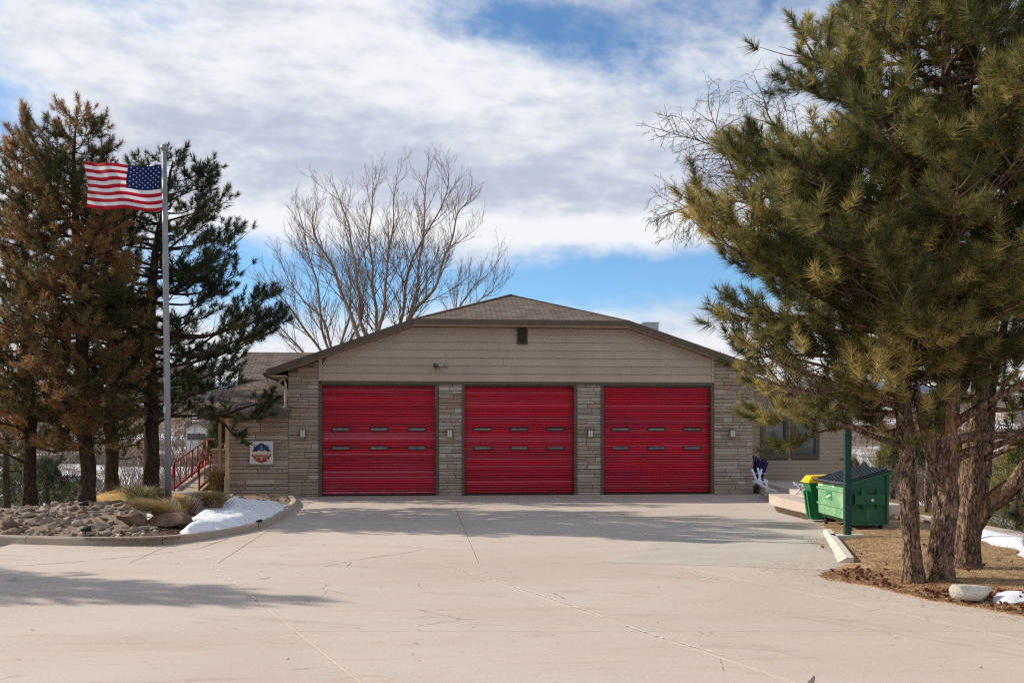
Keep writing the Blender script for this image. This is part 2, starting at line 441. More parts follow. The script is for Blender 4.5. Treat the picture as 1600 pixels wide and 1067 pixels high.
def rock_mat():
    m, t, b = newmat('rock', .9, 0, .2); g = pos(t)
    c = ramp(t, orand(t), [(0, (.17, .125, .095)), (.3, (.27, .20, .15)), (.6, (.36, .285, .22)), (.8, (.24, .20, .18)), (1, (.43, .36, .29))])
    v = (tnoise(t, g, 7, 6, .7)-.5)*.8 + 1.0
    c = mixc(t, 1.0, c, comb(t, v, v, v), 'MULTIPLY'); t.links.new(c.k, b.inputs['Base Color'])
    t.links.new(bump(t, tnoise(t, g, 18, 6, .7), .6, .03).k, b.inputs['Normal'])
    return m
M['rock'] = rock_mat()
M['boulder'] = flat('reddish_boulder', (.155, .10, .075), .9, var=.4, scale=4, bmp=.8)
M['palerock'] = flat('pale_boulder', (.46, .42, .37), .9, var=.2, scale=5, bmp=.6)
def snow_mat():
    m, t, b = newmat('snow', .5, 0, .3); g = pos(t)
    n_ = tnoise(t, g, 5, 7, .72)
    c = mixc(t, n_.step(.5, .75)*.4, (.82, .845, .89), (.60, .58, .56))
    c = mixc(t, tvor(t, g, 7).step(.12, .05)*tnoise(t, g, 2, 3).step(.48, .6)*.8, c, (.13, .09, .06))
    t.links.new(c.k, b.inputs['Base Color']); b.inputs['Subsurface Weight'].default_value = .0
    t.links.new(bump(t, n_, .8, .05).k, b.inputs['Normal'])
    return m
M['snow'] = snow_mat()
def litter_mat():
    m, t, b = newmat('needle_litter', .95, 0, .1); g = pos(t)
    c = ramp(t, tnoise(t, g, 2.2, 8, .75, .4), [(.32, (.17, .085, .045)), (.44, (.36, .225, .13)), (.56, (.54, .37, .22)), (.68, (.42, .25, .13)), (.8, (.20, .105, .055))])
    v = (tnoise(t, g, 45, 4, .8)-.5)*1.2 + 1.0
    c = mixc(t, 1.0, c, comb(t, v, v, v), 'MULTIPLY'); t.links.new(c.k, b.inputs['Base Color'])
    t.links.new(bump(t, tnoise(t, g, 40, 5, .8), .8, .03).k, b.inputs['Normal'])
    return m
M['litter'] = litter_mat()
M['soil'] = flat('bed_soil', (.13, .085, .055), .95, var=.45, scale=14, bmp=1.0)
M['gravel'] = flat('bed_gravel', (.23, .17, .125), .95, var=.4, scale=18, bmp=1.0)
M['cone'] = flat('pine_cone', (.15, .055, .028), .8, var=.4, scale=30)
def dump_mat(name, base, fade, rust):
    m, t, b = newmat(name, .5, 0, .4); g = pos(t)
    n_ = tnoise(t, vscale(t, g, (1, 1, 1.6)), 2.4, 5, .65, .3)
    c = mixc(t, n_.step(.4, .7), base, fade)
    r1 = tnoise(t, vscale(t, g, (1, 1, 1.5)), 5.5, 7, .75, .5).step(.60, .68)
    x_, y_, z_ = sep(t, g)
    c = mixc(t, r1*z_.step(.75, .3)*rust, c, (.16, .06, .025))
    dr = tnoise(t, vscale(t, g, (7, 7, .6)), 2.2, 4).step(.58, .75)
    c = mixc(t, dr*.25, c, (.30, .30, .18))
    t.links.new(c.k, b.inputs['Base Color'])
    t.links.new(bump(t, n_, .2, .02).k, b.inputs['Normal'])
    return m
M['dumpfront'] = dump_mat('faded_sunlit_green_paint', (.13, .34, .17), (.30, .45, .24), .9)  # front paint faded, and brightened as if sunlit
M['dump'] = dump_mat('green_bin_paint', (.006, .085, .045), (.010, .11, .06), .35)
M['blacklid'] = flat('black_lid_plastic', (.012, .014, .020), .35, spec=.5, var=.3)
M['binbody'] = flat('green_cart_plastic', (.010, .16, .055), .45)
M['binlid'] = flat('yellow_lid_plastic', (.75, .46, .01), .45)
M['postgreen'] = flat('dark_green_post_paint', (.012, .055, .050), .5, var=.25)
M['rail'] = M['redrail']
# ================================================================== TERRAIN
def sstep(a, b, v):
    q = min(1, max(0, (v-a)/(b-a))); return q*q*(3-2*q)
def TZ(x, y):
    xl = -12.0 - 40*sstep(20, 8, y) - 2.0*sstep(30, 22, y)
    xr = 9.6 + 30*sstep(12, 4, y) + .8*sstep(18, 12, y)
    xr += 3.0*sstep(27, 33, y)
    d_ = max(x-xr, xl-x, y-47, 0)
    z = -3.6*(1-math.exp(-d_*.26/3.6))
    far = sstep(70, 330, y)
    z += far*(15 + 10*noise.noise(Vector((x*.006, y*.006, 3)))) + sstep(330, 900, y)*22
    z += .42*math.exp(-((x+11.4)/(1.15 if x > -11.4 else 3.6))**2-((y-30.2)/2.3)**2)
    if d_ > 0: z += min(1, d_/10)*.35*noise.noise(Vector((x*.09, y*.09, 1.3)))
    if d_ > 20: z += min(1, (d_-20)/60)*2.2*noise.noise(Vector((x*.02, y*.02, 7.3)))
    return z - .06
def axis(lo, hi, near, s0, grow):
    out = [near]; s_ = s0; v = near
    while v < hi: v += s_; s_ *= grow; out.append(v)
    s_ = s0; v = near
    while v > lo: v -= s_; s_ *= grow; out.insert(0, v)
    return out
xs = axis(-900, 900, 0, .8, 1.045); ys = axis(-60, 1500, 24, .7, 1.04)
mb = MB()
mb.v = [(x, y, TZ(x, y)) for y in ys for x in xs]
nx = len(xs)
mb.f = [(j*nx+i, j*nx+i+1, (j+1)*nx+i+1, (j+1)*nx+i) for j in range(len(ys)-1) for i in range(nx-1)]
def ground_mat():
    m, t, b = newmat('winter_hillside', .95, 0, .1); g = pos(t); x, y, z = sep(t, g)
    n_ = tnoise(t, g, .045, 8, .66, .4); n2 = tnoise(t, g, .5, 6, .7)
    brown = ramp(t, tnoise(t, g, .25, 8, .75), [(.3, (.07, .05, .04)), (.5, (.16, .115, .09)), (.7, (.24, .18, .13))])
    gold = ramp(t, tnoise(t, g, 3.5, 7, .75), [(.3, (.30, .19, .06)), (.5, (.50, .33, .12)), (.72, (.62, .44, .19))])
    near = (n2*.9 + y*.012 - z*.22)
    # snow lies beyond the crest of the lawn; scrub shows through in patches
    scrub = (n_*1.2 + n2*.25).step(.70, .78)
    far = mixc(t, scrub, (.82, .85, .92), brown)
    hill = y.step(95, 150)
    sc2 = (n_*1.0 + n2*.35).step(.52, .66)
    far = mixc(t, hill, far, mixc(t, sc2, (.78, .80, .88), brown))
    k = (z*-1.0 + (n2-.5)*.7).step(.75, 1.05)
    c = mixc(t, k.mx(y.step(44, 50)), gold, far)
    t.links.new(c.k, b.inputs['Base Color'])
    t.links.new(bump(t, n2 + tnoise(t, g, 9, 5)*.3, .6, .08).k, b.inputs['Normal'])
    return m
M['ground'] = ground_mat()
tag(mb.build('ground', M['ground'], smooth=True, uv=False), kind='structure')
# distant mountain ridge
def ridge(name, Y, zf, mat_, x0, x1, step, dep):
    mb = MB(); n = int((x1-x0)/step)
    for i in range(n+1):
        x = x0+i*step; z = zf(x)
        mb.v += [(x, Y-dep, -20), (x, Y-dep*.45+dep*.1*math.sin(x*.004), z*.55), (x, Y, z), (x, Y+dep, -20)]
    for i in range(n):
        for k in range(3):
            a = i*4+k; mb.f.append((a, a+4, a+5, a+1))
    return tag(mb.build(name, mat_, smooth=True, uv=False), kind='structure')
m, t, b = newmat('haze_blue_snow_mountain', .9, 0, .1)  # distant haze put into the blue base colour
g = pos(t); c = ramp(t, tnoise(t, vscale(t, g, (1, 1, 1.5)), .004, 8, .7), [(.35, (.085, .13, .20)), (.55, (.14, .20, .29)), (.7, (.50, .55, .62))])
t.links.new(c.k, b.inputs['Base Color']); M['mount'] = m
ridge('mountain_range', 5200, lambda x: 230+70*noise.noise(Vector((x*.0009, 2, 0)))*2+60*noise.noise(Vector((x*.004, 5, 0))), M['mount'], -6500, 6500, 60, 1400)

# ================================================================== DRIVEWAY
TH = math.atan(.091); c5, s5 = math.cos(TH), math.sin(TH); Y0 = 33.2
def BW(u, v, z=0): return Vector((u*c5-v*s5, Y0+u*s5+v*c5, z))
def W(px, py, v=0.0):           # photo column/row on the building plane at depth v behind the front wall -> u, z
    k = (px-CX)/FP; tt = (v+Y0*c5)/(c5-k*s5); X = tt*k
    return X*c5+(tt-Y0)*s5, CH-(py-HY)/FP*tt
def WU(px, v=0.0): return W(px, 0, v)[0]
def WZ(px, py, v=0.0): return W(px, py, v)[1]
drive = bpy.data.objects.new('driveway', None); col.objects.link(drive); tag(drive, kind='structure'); ORG['driveway'] = Vector((0,0,0))
mb = MB(); mb.add([(-60, -45, -.03), (60, -45, -.03), (60, 3, -.03), (9, 7, -.03), (8, 16.3, -.03), (-60, 16.3, -.03)], [(0,1,2,3,4,5)])
mb.add([(-12, 16.3, -.03), (9, 16.3, -.03), (9.2, 34.6, -.03), (-12, 32.6, -.03)], [(0,1,2,3)])
mb.build('joint_filler', M['joint'], drive)
def inset(poly, d_):
    cx_ = sum(p[0] for p in poly)/len(poly); cy_ = sum(p[1] for p in poly)/len(poly); n = len(poly); res_ = []
    area = sum(poly[i][0]*poly[(i+1) % n][1]-poly[(i+1) % n][0]*poly[i][1] for i in range(n))
    sg = 1 if area > 0 else -1
    for i in range(n):
        p0, p1, p2 = [Vector(poly[(i+k) % n][:2]) for k in (-1, 0, 1)]
        e1 = (p1-p0).normalized(); e2 = (p2-p1).normalized()
        n1_ = Vector((-e1.y, e1.x))*sg; n2_ = Vector((-e2.y, e2.x))*sg
        bi = (n1_+n2_); bi = bi/max(.3, bi.dot(n1_)) if bi.length > 1e-4 else n1_
        res_.append((p1.x+bi.x*d_, p1.y+bi.y*d_))
    return res_
def slab(poly, name='slab', mat_=None, gap=.005, z0=-.1, z1=0.0):
    p = inset(poly, gap)
    area = sum(p[i][0]*p[(i+1) % len(p)][1]-p[(i+1) % len(p)][0]*p[i][1] for i in range(len(p)))
    if area < 0: p = p[::-1]
    q = inset(p, .004)
    mb = MB(); k = len(p)
    mb.v = [(a, b_, z0) for a, b_ in p]+[(a, b_, z1-.003) for a, b_ in p]+[(a, b_, z1) for a, b_ in q]
    for i in range(k):
        j = (i+1) % k
        mb.f += [(i, j, k+j, k+i), (k+i, k+j, 2*k+j, 2*k+i)]
    mb.f.append(tuple(2*k+i for i in range(k)))
    return mb.build(name, mat_ or M['slab'], drive)
# slabs in front of the doors, jointed square to the building
us = [WU(340)-1.2, WU(430), WU(500)+.0, WU(703), WU(921), WU(1113), WU(1175)+1.6]
def bfoot(u):                    # v at which the line u meets the world line Y=16.3
    return (16.3-Y0-u*s5)/c5
for i in range(len(us)-1):
    a, b_ = us[i], us[i+1]
    cuts = [.30 if 0 < i else -.02, -4.05, -9.2]
    for k in range(2):
        slab([BW(a, cuts[k+1])[:2], BW(b_, cuts[k+1])[:2], BW(b_, cuts[k])[:2], BW(a, cuts[k])[:2]])
    slab([BW(a, bfoot(a))[:2], BW(b_, bfoot(b_))[:2], BW(b_, cuts[2])[:2], BW(a, cuts[2])[:2]])
# street side slabs, jointed on the skew
x0s = [-19.7, -16, -12.3, -8.6, -4.95, -1.2, 2.5, 6.2, 9.9]
for i in range(len(x0s)-1):
    f = lambda x0, Y: (x0+(16.3-Y)*.47, Y)
    cs = [16.3, 12.5, 8.1, 4.2, 0, -5] if i < 4 else [16.3, 10.75, 6.9, 3, -2, -7]
    for k in range(len(cs)-1):
        if i >= 7 and cs[k] > 7: continue
        slab([f(x0s[i], cs[k+1]), f(x0s[i+1], cs[k+1]), f(x0s[i+1], cs[k]), f(x0s[i], cs[k])])
# paler repair slab by the dumpster, laid on top
P = [(940, 878.5), (1000, 866), (1022, 850), (1040, 818), (1120, 822), (1200, 826), (1292, 829), (1300, 846), (1325, 884), (1322, 892), (1130, 884)]
slab([G(*p)[:2] for p in P], 'repair_slab', M['slab_pale'], .0, -.02, .007)
# sealant strips, paint marks and saw cuts
def strip(pts, wd, mat_, name, z=.004, jit=.4, seg=.12):
    mb = MB(); q = []
    for a, b_ in zip(pts[:-1], pts[1:]):
        a = Vector(a[:2]); b_ = Vector(b_[:2]); n = max(1, int((b_-a).length/seg))
        for i in range(n): q.append(a.lerp(b_, i/n))
    q.append(Vector(pts[-1][:2]))
    for i, p in enumerate(q):
        dd = (q[min(i+1, len(q)-1)]-q[max(0, i-1)]).normalized(); nn = Vector((-dd.y, dd.x))
        wl = wd/2*(1+jit*random.uniform(-1, 1)); off = nn*random.uniform(-1, 1)*wd*.3*jit*2
        a, b_ = p+nn*wl+off, p-nn*wl+off
        mb.v += [(a.x, a.y, z), (b_.x, b_.y, z)]
        if i: k = 2*i; mb.f.append((k-2, k-1, k+1, k))
    return mb.build(name, mat_, drive, uv=False)
for pts in ([(330, 882), (400, 937)], [(682, 879), (800, 915), (900, 948), (1000, 985), (1130, 1024)], [(830, 788), (880, 815)], [(1100, 803), (1128, 813)], [(1060, 892), (1120, 905)]):
    strip([G(*p) for p in pts], .028, M['seal'], 'sealant_strip', .005, .8, .07)
for pts in ([(652, 776), (657, 782)], [(872, 774.6), (893, 783)], [(1084, 774.3), (1112, 782)]):
    strip([G(*p) for p in pts], .05, M['yellow'], 'paint_mark', .005, .3, .1)
for pts in ([(560, 874), (600, 868), (660, 860)], [(1030, 851), (1050, 846)], [(1262, 1066), (1272, 1056), (1268, 1071)], [(0, 886), (115, 878), (240, 866), (310, 857), (357, 841)]):
    strip([G(*p) for p in pts], .014, M['joint'], 'crack', .0045, .5, .1)

# ================================================================== LEFT PLANTING BED + KERB
kerb_px = [(-420, 852), (-60, 849), (40, 850), (120, 852), (240, 851), (300, 846), (345, 839), (400, 828), (436, 814), (456, 799), (464, 789), (459, 781)]
kw = [G(*p) for p in kerb_px]
def smooth_poly(pts, n=5):
    pts = [Vector((p[0], p[1], 0)) for p in pts]; res_ = []
    for i in range(len(pts)-1):
        p0 = pts[max(0, i-1)]; p1 = pts[i]; p2 = pts[i+1]; p3 = pts[min(len(pts)-1, i+2)]
        for k in range(n):
            t_ = k/n
            res_.append(.5*((2*p1)+(p2-p0)*t_+(2*p0-5*p1+4*p2-p3)*t_*t_+(3*p1-p0-3*p2+p3)*t_**3))
    res_.append(pts[-1]); return res_
kc = smooth_poly(kw, 6)
kerb = thing('kerb', 'low curved concrete kerb around the rock bed on the left', 'kerb', (kw[4].x, kw[4].y, 0))
def kerb_piece(pts, parent, wd=.17, h=.15, mat_=None, name='kerb_section'):
    mb = MB(); n = len(pts)
    for i, p in enumerate(pts):
        dd = (pts[min(i+1, n-1)]-pts[max(0, i-1)]).normalized(); nn = Vector((-dd.y, dd.x, 0))
        prof = [(0, -.05), (.012, h-.03), (.035, h), (wd, h), (wd, -.05)]
        mb.v += [tuple(p+nn*a+Vector((0, 0, z))) for a, z in prof]
    for i in range(n-1):
        for k in range(4):
            a = i*5+k; mb.f.append((a, a+1, a+6, a+5))
    mb.f += [(0, 1, 2, 3, 4), tuple((n-1)*5+k for k in (4, 3, 2, 1, 0))]
    return mb.build(name, mat_ or M['kerb'], parent)
# split into poured lengths with narrow joints
seg, acc = [kc[0]], 0
for a, b_ in zip(kc[:-1], kc[1:]):
    acc += (b_-a).length; seg.append(b_)
    if acc > 2.6 or b_ is kc[-1]:
        e = (seg[-1]-seg[-2]).normalized()*.008; last = seg[-1]
        s2 = seg[:]; s2[-1] = last-e
        kerb_piece(s2, kerb); seg = [last+e]; acc = 0
# bed surface
outer = [p for p in kc]
def inwards(pts, d_):
    r_ = []
    for i, p in enumerate(pts):
        dd = (pts[min(i+1, len(pts)-1)]-pts[max(0, i-1)]).normalized(); r_.append(p+Vector((-dd.y, dd.x, 0))*d_)
    return r_
edge = inwards(outer, .16)
back = [G(430, 777), G(335, 781), G(262, 793, 0), Vector((-11.6, 25.9, 0)), Vector((-15, 24.4, 0)), Vector((-24, 23.6, 0))]
poly_bed = [(p.x, p.y) for p in edge]+[(p.x, p.y) for p in back]
def inpoly(x, y, poly):
    c = False; j = len(poly)-1
    for i in range(len(poly)):
        xi, yi = poly[i]; xj, yj = poly[j]
        if (yi > y) != (yj > y) and x < (xj-xi)*(y-yi)/(yj-yi)+xi: c = not c
        j = i
    return c
def dpoly(x, y, poly):
    b_ = 1e9; p = Vector((x, y))
    for i in range(len(poly)):
        a = Vector(poly[i]); c = Vector(poly[(i+1) % len(poly)]); ac = c-a
        tt = max(0, min(1, (p-a).dot(ac)/max(1e-9, ac.dot(ac)))); b_ = min(b_, (p-a-ac*tt).length)
    return b_
def BZ(x, y):
    d_ = dpoly(x, y, poly_bed)
    z = .11 + .30*sstep(0, 3.5, d_) + .05*noise.noise(Vector((x*1.3, y*1.3, 0)))*min(1, d_*2)
    z -= .75*sstep(-11.5, -17, x)*sstep(22, 27, y)
    return z
def sheet(name, poly, zf, step, mat_, kind='structure', parent=None, skirt=.25):
    x0, x1 = min(p[0] for p in poly), max(p[0] for p in poly); y0, y1 = min(p[1] for p in poly), max(p[1] for p in poly)
    bm_v = {}; mb = MB(); nx_, ny_ = int((x1-x0)/step)+1, int((y1-y0)/step)+1
    ins = {}
    for j in range(ny_+1):
        for i in range(nx_+1):
            x, y = x0+i*step, y0+j*step
            if inpoly(x, y, poly): ins[(i, j)] = len(mb.v); mb.v.append((x, y, zf(x, y)))
    for j in range(ny_):
        for i in range(nx_):
            q = [(i, j), (i+1, j), (i+1, j+1), (i, j+1)]
            k = [ins[c] for c in q if c in ins]
            if len(k) >= 3: mb.f.append(tuple(k))
    # stitch the ragged border out to the outline
    n0 = len(mb.v)
    from collections import Counter
    ec = Counter(); dirs = {}
    for f in mb.f:
        for a, b_ in zip(f, f[1:]+f[:1]):
            ec[frozenset((a, b_))] += 1; dirs[frozenset((a, b_))] = (a, b_)
    mp = {}
    def near(vi):
        if vi in mp: return mp[vi]
        p = Vector(mb.v[vi][:2]); bd = 1e9; bp = None
        for i in range(len(poly)):
            a = Vector(poly[i]); c = Vector(poly[(i+1) % len(poly)]); ac = c-a
            tt = max(0, min(1, (p-a).dot(ac)/max(1e-9, ac.dot(ac)))); q = a+ac*tt
            if (p-q).length < bd: bd = (p-q).length; bp = q
        mb.v.append((bp.x, bp.y, zf(bp.x, bp.y))); mb.v.append((bp.x, bp.y, zf(bp.x, bp.y)-skirt))
        mp[vi] = len(mb.v)-2; return mp[vi]
    for e, c in list(ec.items()):
        if c == 1:
            a, b_ = dirs[e]; na, nb = near(a), near(b_)
            mb.f += [(b_, a, na, nb), (nb, na, na+1, nb+1)]
    return tag(mb.build(name, mat_, parent, smooth=True, uv=False), kind=kind)
sheet('planting_bed', poly_bed, BZ, .22, M['gravel'])
# walk between bed and building
walk = [G(459, 780, 0), G(430, 777, 0), G(330, 779, 0), G(250, 783, 0), (-12.6, 31.0), (-12.6, 34.8), (BW(WU(358), 3.2)[0], BW(WU(358), 3.2)[1]), BW(WU(358), .02)[:2], BW(WU(470), .02)[:2]]
walk = [(p[0], p[1]) for p in walk]
mbw = MB(); mbw.prism([(a, b_, .045) for a, b_ in walk], (0, 0, -.2)); mbw.f = mbw.f
tag(mbw.build('path', M['kerb']), kind='structure')
# ================================================================== RIGHT: NEEDLE-LITTERED GROUND
lit_px = [(1323, 882), (1277, 899), (1290, 906), (1360, 916), (1450, 938), (1530, 950), (1600, 964), (1800, 1000)]
lit = [tuple(G(*p)[:2]) for p in lit_px]
lit = [(5.4, 16.1)] + lit[1:] + [(14, 8.5), (13.5, 14), (12.2, 18), (11.0, 21), (10.6, 25.4), (7.75, 25.4), (7.7, 24.4), (7.0, 22.6), (6.75, 20.9), (6.3, 20.0)]
def LZ(x, y):
    d_ = dpoly(x, y, lit)
    return TZ(x, y)+.06+.012+.07*sstep(0, 1.2, d_)+.03*noise.noise(Vector((x*1.7, y*1.7, 3)))*min(1, d_)
sheet('needle_litter', lit, LZ, .16, M['litter'])
def scatter_in(poly, n, zf):
    x0, x1 = min(p[0] for p in poly), max(p[0] for p in poly); y0, y1 = min(p[1] for p in poly), max(p[1] for p in poly)
    o = []
    while len(o) < n:
        x, y = random.uniform(x0, x1), random.uniform(y0, y1)
        if inpoly(x, y, poly): o.append((x, y, zf(x, y)))
    return np.array(o)
def ground_needles(name, poly, n, zf, L, wd, cols, lift=.3, kind='stuff', base=0.0):
    P_ = scatter_in(poly, n, zf)
    a = rng.uniform(0, 2*np.pi, n); l_ = L*rng.uniform(.5, 1.3, n)
    D = np.stack([np.cos(a), np.sin(a), rng.uniform(-.05, lift, n)], 1)*l_[:, None]
    Sd = np.stack([-np.sin(a), np.cos(a), np.zeros(n)], 1)*wd
    P_[:, 2] += base
    V = np.stack([P_-Sd, P_+Sd, P_+D], 1)
    ct = np.array(cols)[rng.integers(0, len(cols), n)]*rng.uniform(.7, 1.25, (n, 1))
    o = tris_obj(name, V, ct, M['blade'], None); tag(o, kind=kind); return o
ground_needles('fallen_pine_needles', lit, 46000, LZ, .10, .005, [(.36, .19, .08), (.46, .29, .14), (.16, .07, .03), (.56, .38, .20), (.26, .12, .05)], .35)
edge_l = [tuple(G(*p)[:2]) for p in [(1277, 899), (1290, 906), (1360, 916), (1450, 938), (1530, 950), (1600, 964), (1660, 975), (1640, 950), (1560, 925), (1450, 912), (1360, 896), (1300, 890)]]
ground_needles('dark_pine_litter', edge_l, 4200, LZ, .085, .007, [(.22, .10, .05), (.32, .16, .075), (.15, .07, .04), (.42, .24, .12)], .5)
ground_needles('dry_grass', [(5.6, 19.5), (5.6, 14.8), (7.5, 13.5), (12, 13), (11.5, 19), (10, 22)], 14000, LZ, .09, .004, [(.40, .30, .15), (.34, .24, .11), (.26, .24, .10)], 1.0)
lawn = [(-10.2, 29.9), (-11.4, 26.2), (-15, 24.7), (-22, 24), (-20, 31), (-14, 35), (-12.0, 35), (-10.4, 33)]
ground_needles('golden_winter_grass', lawn, 30000, lambda x, y: TZ(x, y), .10, .008, [(.60, .40, .13), (.50, .32, .10), (.68, .50, .22)], .8)

# ================================================================== BUILDING
bld = thing('fire_station', 'single storey stone and tan siding fire station with three red bay doors', 'building', (0, Y0, 0), TH)
OB = Vector((0, 0, 0))
def part(name, mb, mats, parent=bld, smooth=False):
    o = mb.build(name, mats, parent, smooth=smooth, org=OB); o.location = (0, 0, 0); return o
uA, uB, uC, uD = WU(358), WU(450), WU(500.5), WU(1113)
uE = WU(1176)
doors = [(WU(503), WU(680.5)), (WU(726), WU(897)), (WU(943), WU(1111))]
zT = WZ(800, 598.5)      # top of the openings
print('door', [d_[1]-d_[0] for d_ in doors], zT)
# rake lines in the plane of the rake (v=-.45)
RV = -.45
(ul0, zl0), (ul1, zl1) = W(417, 577, RV), W(645, 499, RV)
(ur0, zr0), (ur1, zr1) = W(985, 500, RV), W(1130, 552, RV)
zl1 = zr0 = (zl1+zr0)/2
mL = (zl1-zl0)/(ul1-ul0); mR = (zr1-zr0)/(ur1-ur0)
uR = (zl1 - mL*ul1 - zr0 + mR*ur0)/(mR-mL); zR = zl1+mL*(uR-ul1)
vR = 2.75
def zroof(u): return min(zl1+mL*(u-ul1), zr0+mR*(u-ur0))     # roof top surface
def ztop(u): return min(zroof(u), zl1)-.22                    # soffit line over the front wall
# --- core walls
D = 9.5
core = MB()
pier = [(uC-.02, doors[0][0]), (doors[0][1], doors[1][0]), (doors[1][1], doors[2][0]), (doors[2][1], uD+.05)]
core.box((uB, .05, -.1), (doors[0][0]-.09, .34, zT+.05)); core.box((doors[0][1]+.09, .05, -.1), (doors[1][0]-.02, .34, zT+.05))
core.box((doors[1][1]+.09, .05, -.1), (doors[2][0]-.02, .34, zT+.05)); core.box((doors[2][1]+.09, .05, -.1), (uE-.02, .34, zT+.05))
def zc(u): return ztop(u)+.08
core.prism([(uB, .05, zT+.05), (uE-.02, .05, zT+.05), (uE-.02, .05, zc(uE)), (ur0, .05, zc(ur0)), (ul1, .05, zc(ul1)), (uB, .05, zc(uB))], (0, .29, 0))
part('front_wall', core, M['mortar'])
mb = MB()
mb.box((uB, .35, -.1), (uB+.3, 15.5, zc(uB)-.05)); mb.box((uB+.31, 15.2, -.1), (uE+3.9, 15.5, 3.2))
mb.box((uE-.32, .35, -.1), (uE-.02, 2.0, zc(uE)-.05))
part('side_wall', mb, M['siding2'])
# --- ledge stone pieces
stones = []
def lay(u0, u1, z0, z1, vf=.05, lim=None, hmin=.085, hmax=.17, lmin=.28, lmax=1.05, th=.05):
    z = z0
    while z < z1-.02:
        h = random.uniform(hmin, hmax)
        if random.random() < .16: h *= .6
        if z+h > z1-.05: h = z1-z
        a, b_ = u0, u1
        if lim: a, b_ = lim(z+h, u0, u1)
        u = a
        while u < b_-.02:
            l_ = random.uniform(lmin, lmax)*(1 if h > .08 else 1.3)
            if u+l_ > b_-.18: l_ = b_-u
            hh = h
            zz0 = z
            if h > .15 and random.random() < .3 and l_ < .8:     # a stacked pair
                k = random.uniform(.4, .6); stones.append((u, u+l_, z, z+h*k, vf, th)); zz0 = z+h*k; hh = h*(1-k)
            stones.append((u, u+l_, zz0, zz0+hh, vf, th)); u += l_
        z += h
limL = lambda z, a, b_: (max(a, ul1+(z+.24-zl1)/mL), b_)
limR = lambda z, a, b_: (a, min(b_, ur0+(z+.24-zr0)/mR))
zWing = WZ(400, 645)     # underside of the low left roof
lay(uA, uB, 0, zWing+.02, hmin=.10, hmax=.21, lmin=.35, lmax=1.15)
lay(uB, doors[0][0]-.10, 0, zc(uC)-.02, lim=limL, hmin=.09, hmax=.20)
lay(doors[0][1]+.10, doors[1][0]-.03, 0, zT+.03, lmin=.25, lmax=.75)
lay(doors[1][1]+.10, doors[2][0]-.03, 0, zT+.03, lmin=.25, lmax=.75)
lay(doors[2][1]+.10, uE, 0, zc(uD)-.02, lim=limR, lmin=.25, lmax=.9)
def stone_mesh(mb, s):
    u0, u1, z0, z1, vf, th = s; g_ = .007; j = lambda k: random.uniform(-k, k)
    th2 = th*random.uniform(.35, 1.0); ch = min(.012, (z1-z0)*.2)
    b_ = [(u0+g_, z0+g_), (u1-g_, z0+g_+j(.004)), (u1-g_, z1-g_), (u0+g_, z1-g_+j(.004))]
    fr = [(u0+g_+ch+abs(j(.012)), z0+g_+ch), (u1-g_-ch-abs(j(.012)), z0+g_+ch), (u1-g_-ch-abs(j(.012)), z1-g_-ch), (u0+g_+ch+abs(j(.012)), z1-g_-ch)]
    mid_ = [(a, vf-th2*.7, c) for a, c in b_]
    vs = [(a, vf+.01, c) for a, c in b_]+mid_+[(a, vf-th2+j(.006), c) for a, c in fr]
    mb.add(vs, [(8,9,10,11)]+[f for i in range(4) for f in ((i, (i+1) % 4, 4+(i+1) % 4, 4+i), (4+i, 4+(i+1) % 4, 8+(i+1) % 4, 8+i))])
stones.sort(key=lambda s: -(s[1]-s[0])*(s[3]-s[2]))
print('stones', len(stones))
for s in stones[:300]:
    mb = MB(); stone_mesh(mb, s); part('stone', mb, M['stone'])
if len(stones) > 300:
    mb = MB()
    for s in stones[300:]: stone_mesh(mb, s)
    tag(part('small_stones', mb, M['stone_i']), kind='stuff')
# side returns of the ledge stone at the two outer corners (quoins)
mb = MB()
z = 0
while z < 4.2:
    h = random.uniform(.1, .2); mb.box((uE-.015, .06, z+.006), (uE+random.uniform(.015, .045), random.uniform(.5, 1.9), z+h-.006)); z += h
for k in (0,):
    z = 0
    while z < zWing-.1:
        h = random.uniform(.1, .2); mb.box((uA-random.uniform(.02, .05), .03, z+.006), (uA-.001, random.uniform(.5, 2.4), z+h-.006)); z += h
tag(part('corner_stones', mb, M['stone_i']), kind='stuff')
mb = MB(); mb.box((uA, .05, -.1), (uB-.001, .34, zWing-.01)); mb.box((uA, .341, -.1), (uA+.3, 2.4, zWing-.01)); part('wing_wall', mb, M['mortar'])
# --- siding boards over the doors
z = zT+.05; bh = .262; uS0, uS1 = uC+.06, uD-.02
while z < zl1-.25:
    z1_ = min(z+bh, zl1-.235)
    def ends(zq): return max(uS0, ul1+(zq+.23-zl1)/mL), min(uS1, ur0+(zq+.23-zr0)/mR)
    a0, b0 = ends(z); a1, b1 = ends(z1_)
    # boards butt at random joints
    cuts = [0]+sorted(random.uniform(.15, .85) for _ in range(random.choice((1, 2, 2))))+[1]
    for c0, c1 in zip(cuts[:-1], cuts[1:]):
        q = [(a0+(b0-a0)*c0+.002, z), (a0+(b0-a0)*c1-.002, z)]; q2 = [(a1+(b1-a1)*c0+.002 if c0 == 0 else q[0][0], z1_), (a1+(b1-a1)*c1-.002 if c1 == 1 else q[1][0], z1_)]
        mb = MB(); vo = .012+random.uniform(-.002, .003)
        mb.hexa([(q[0][0], vo-.036, z), (q[1][0], vo-.036, z), (q[1][0], .048, z), (q[0][0], .048, z),
                 (q2[0][0], vo, z1_-.001), (q2[1][0], vo, z1_-.001), (q2[1][0], .048, z1_-.001), (q2[0][0], .048, z1_-.001)])
        part('siding_board', mb, M['siding'])
    z += bh
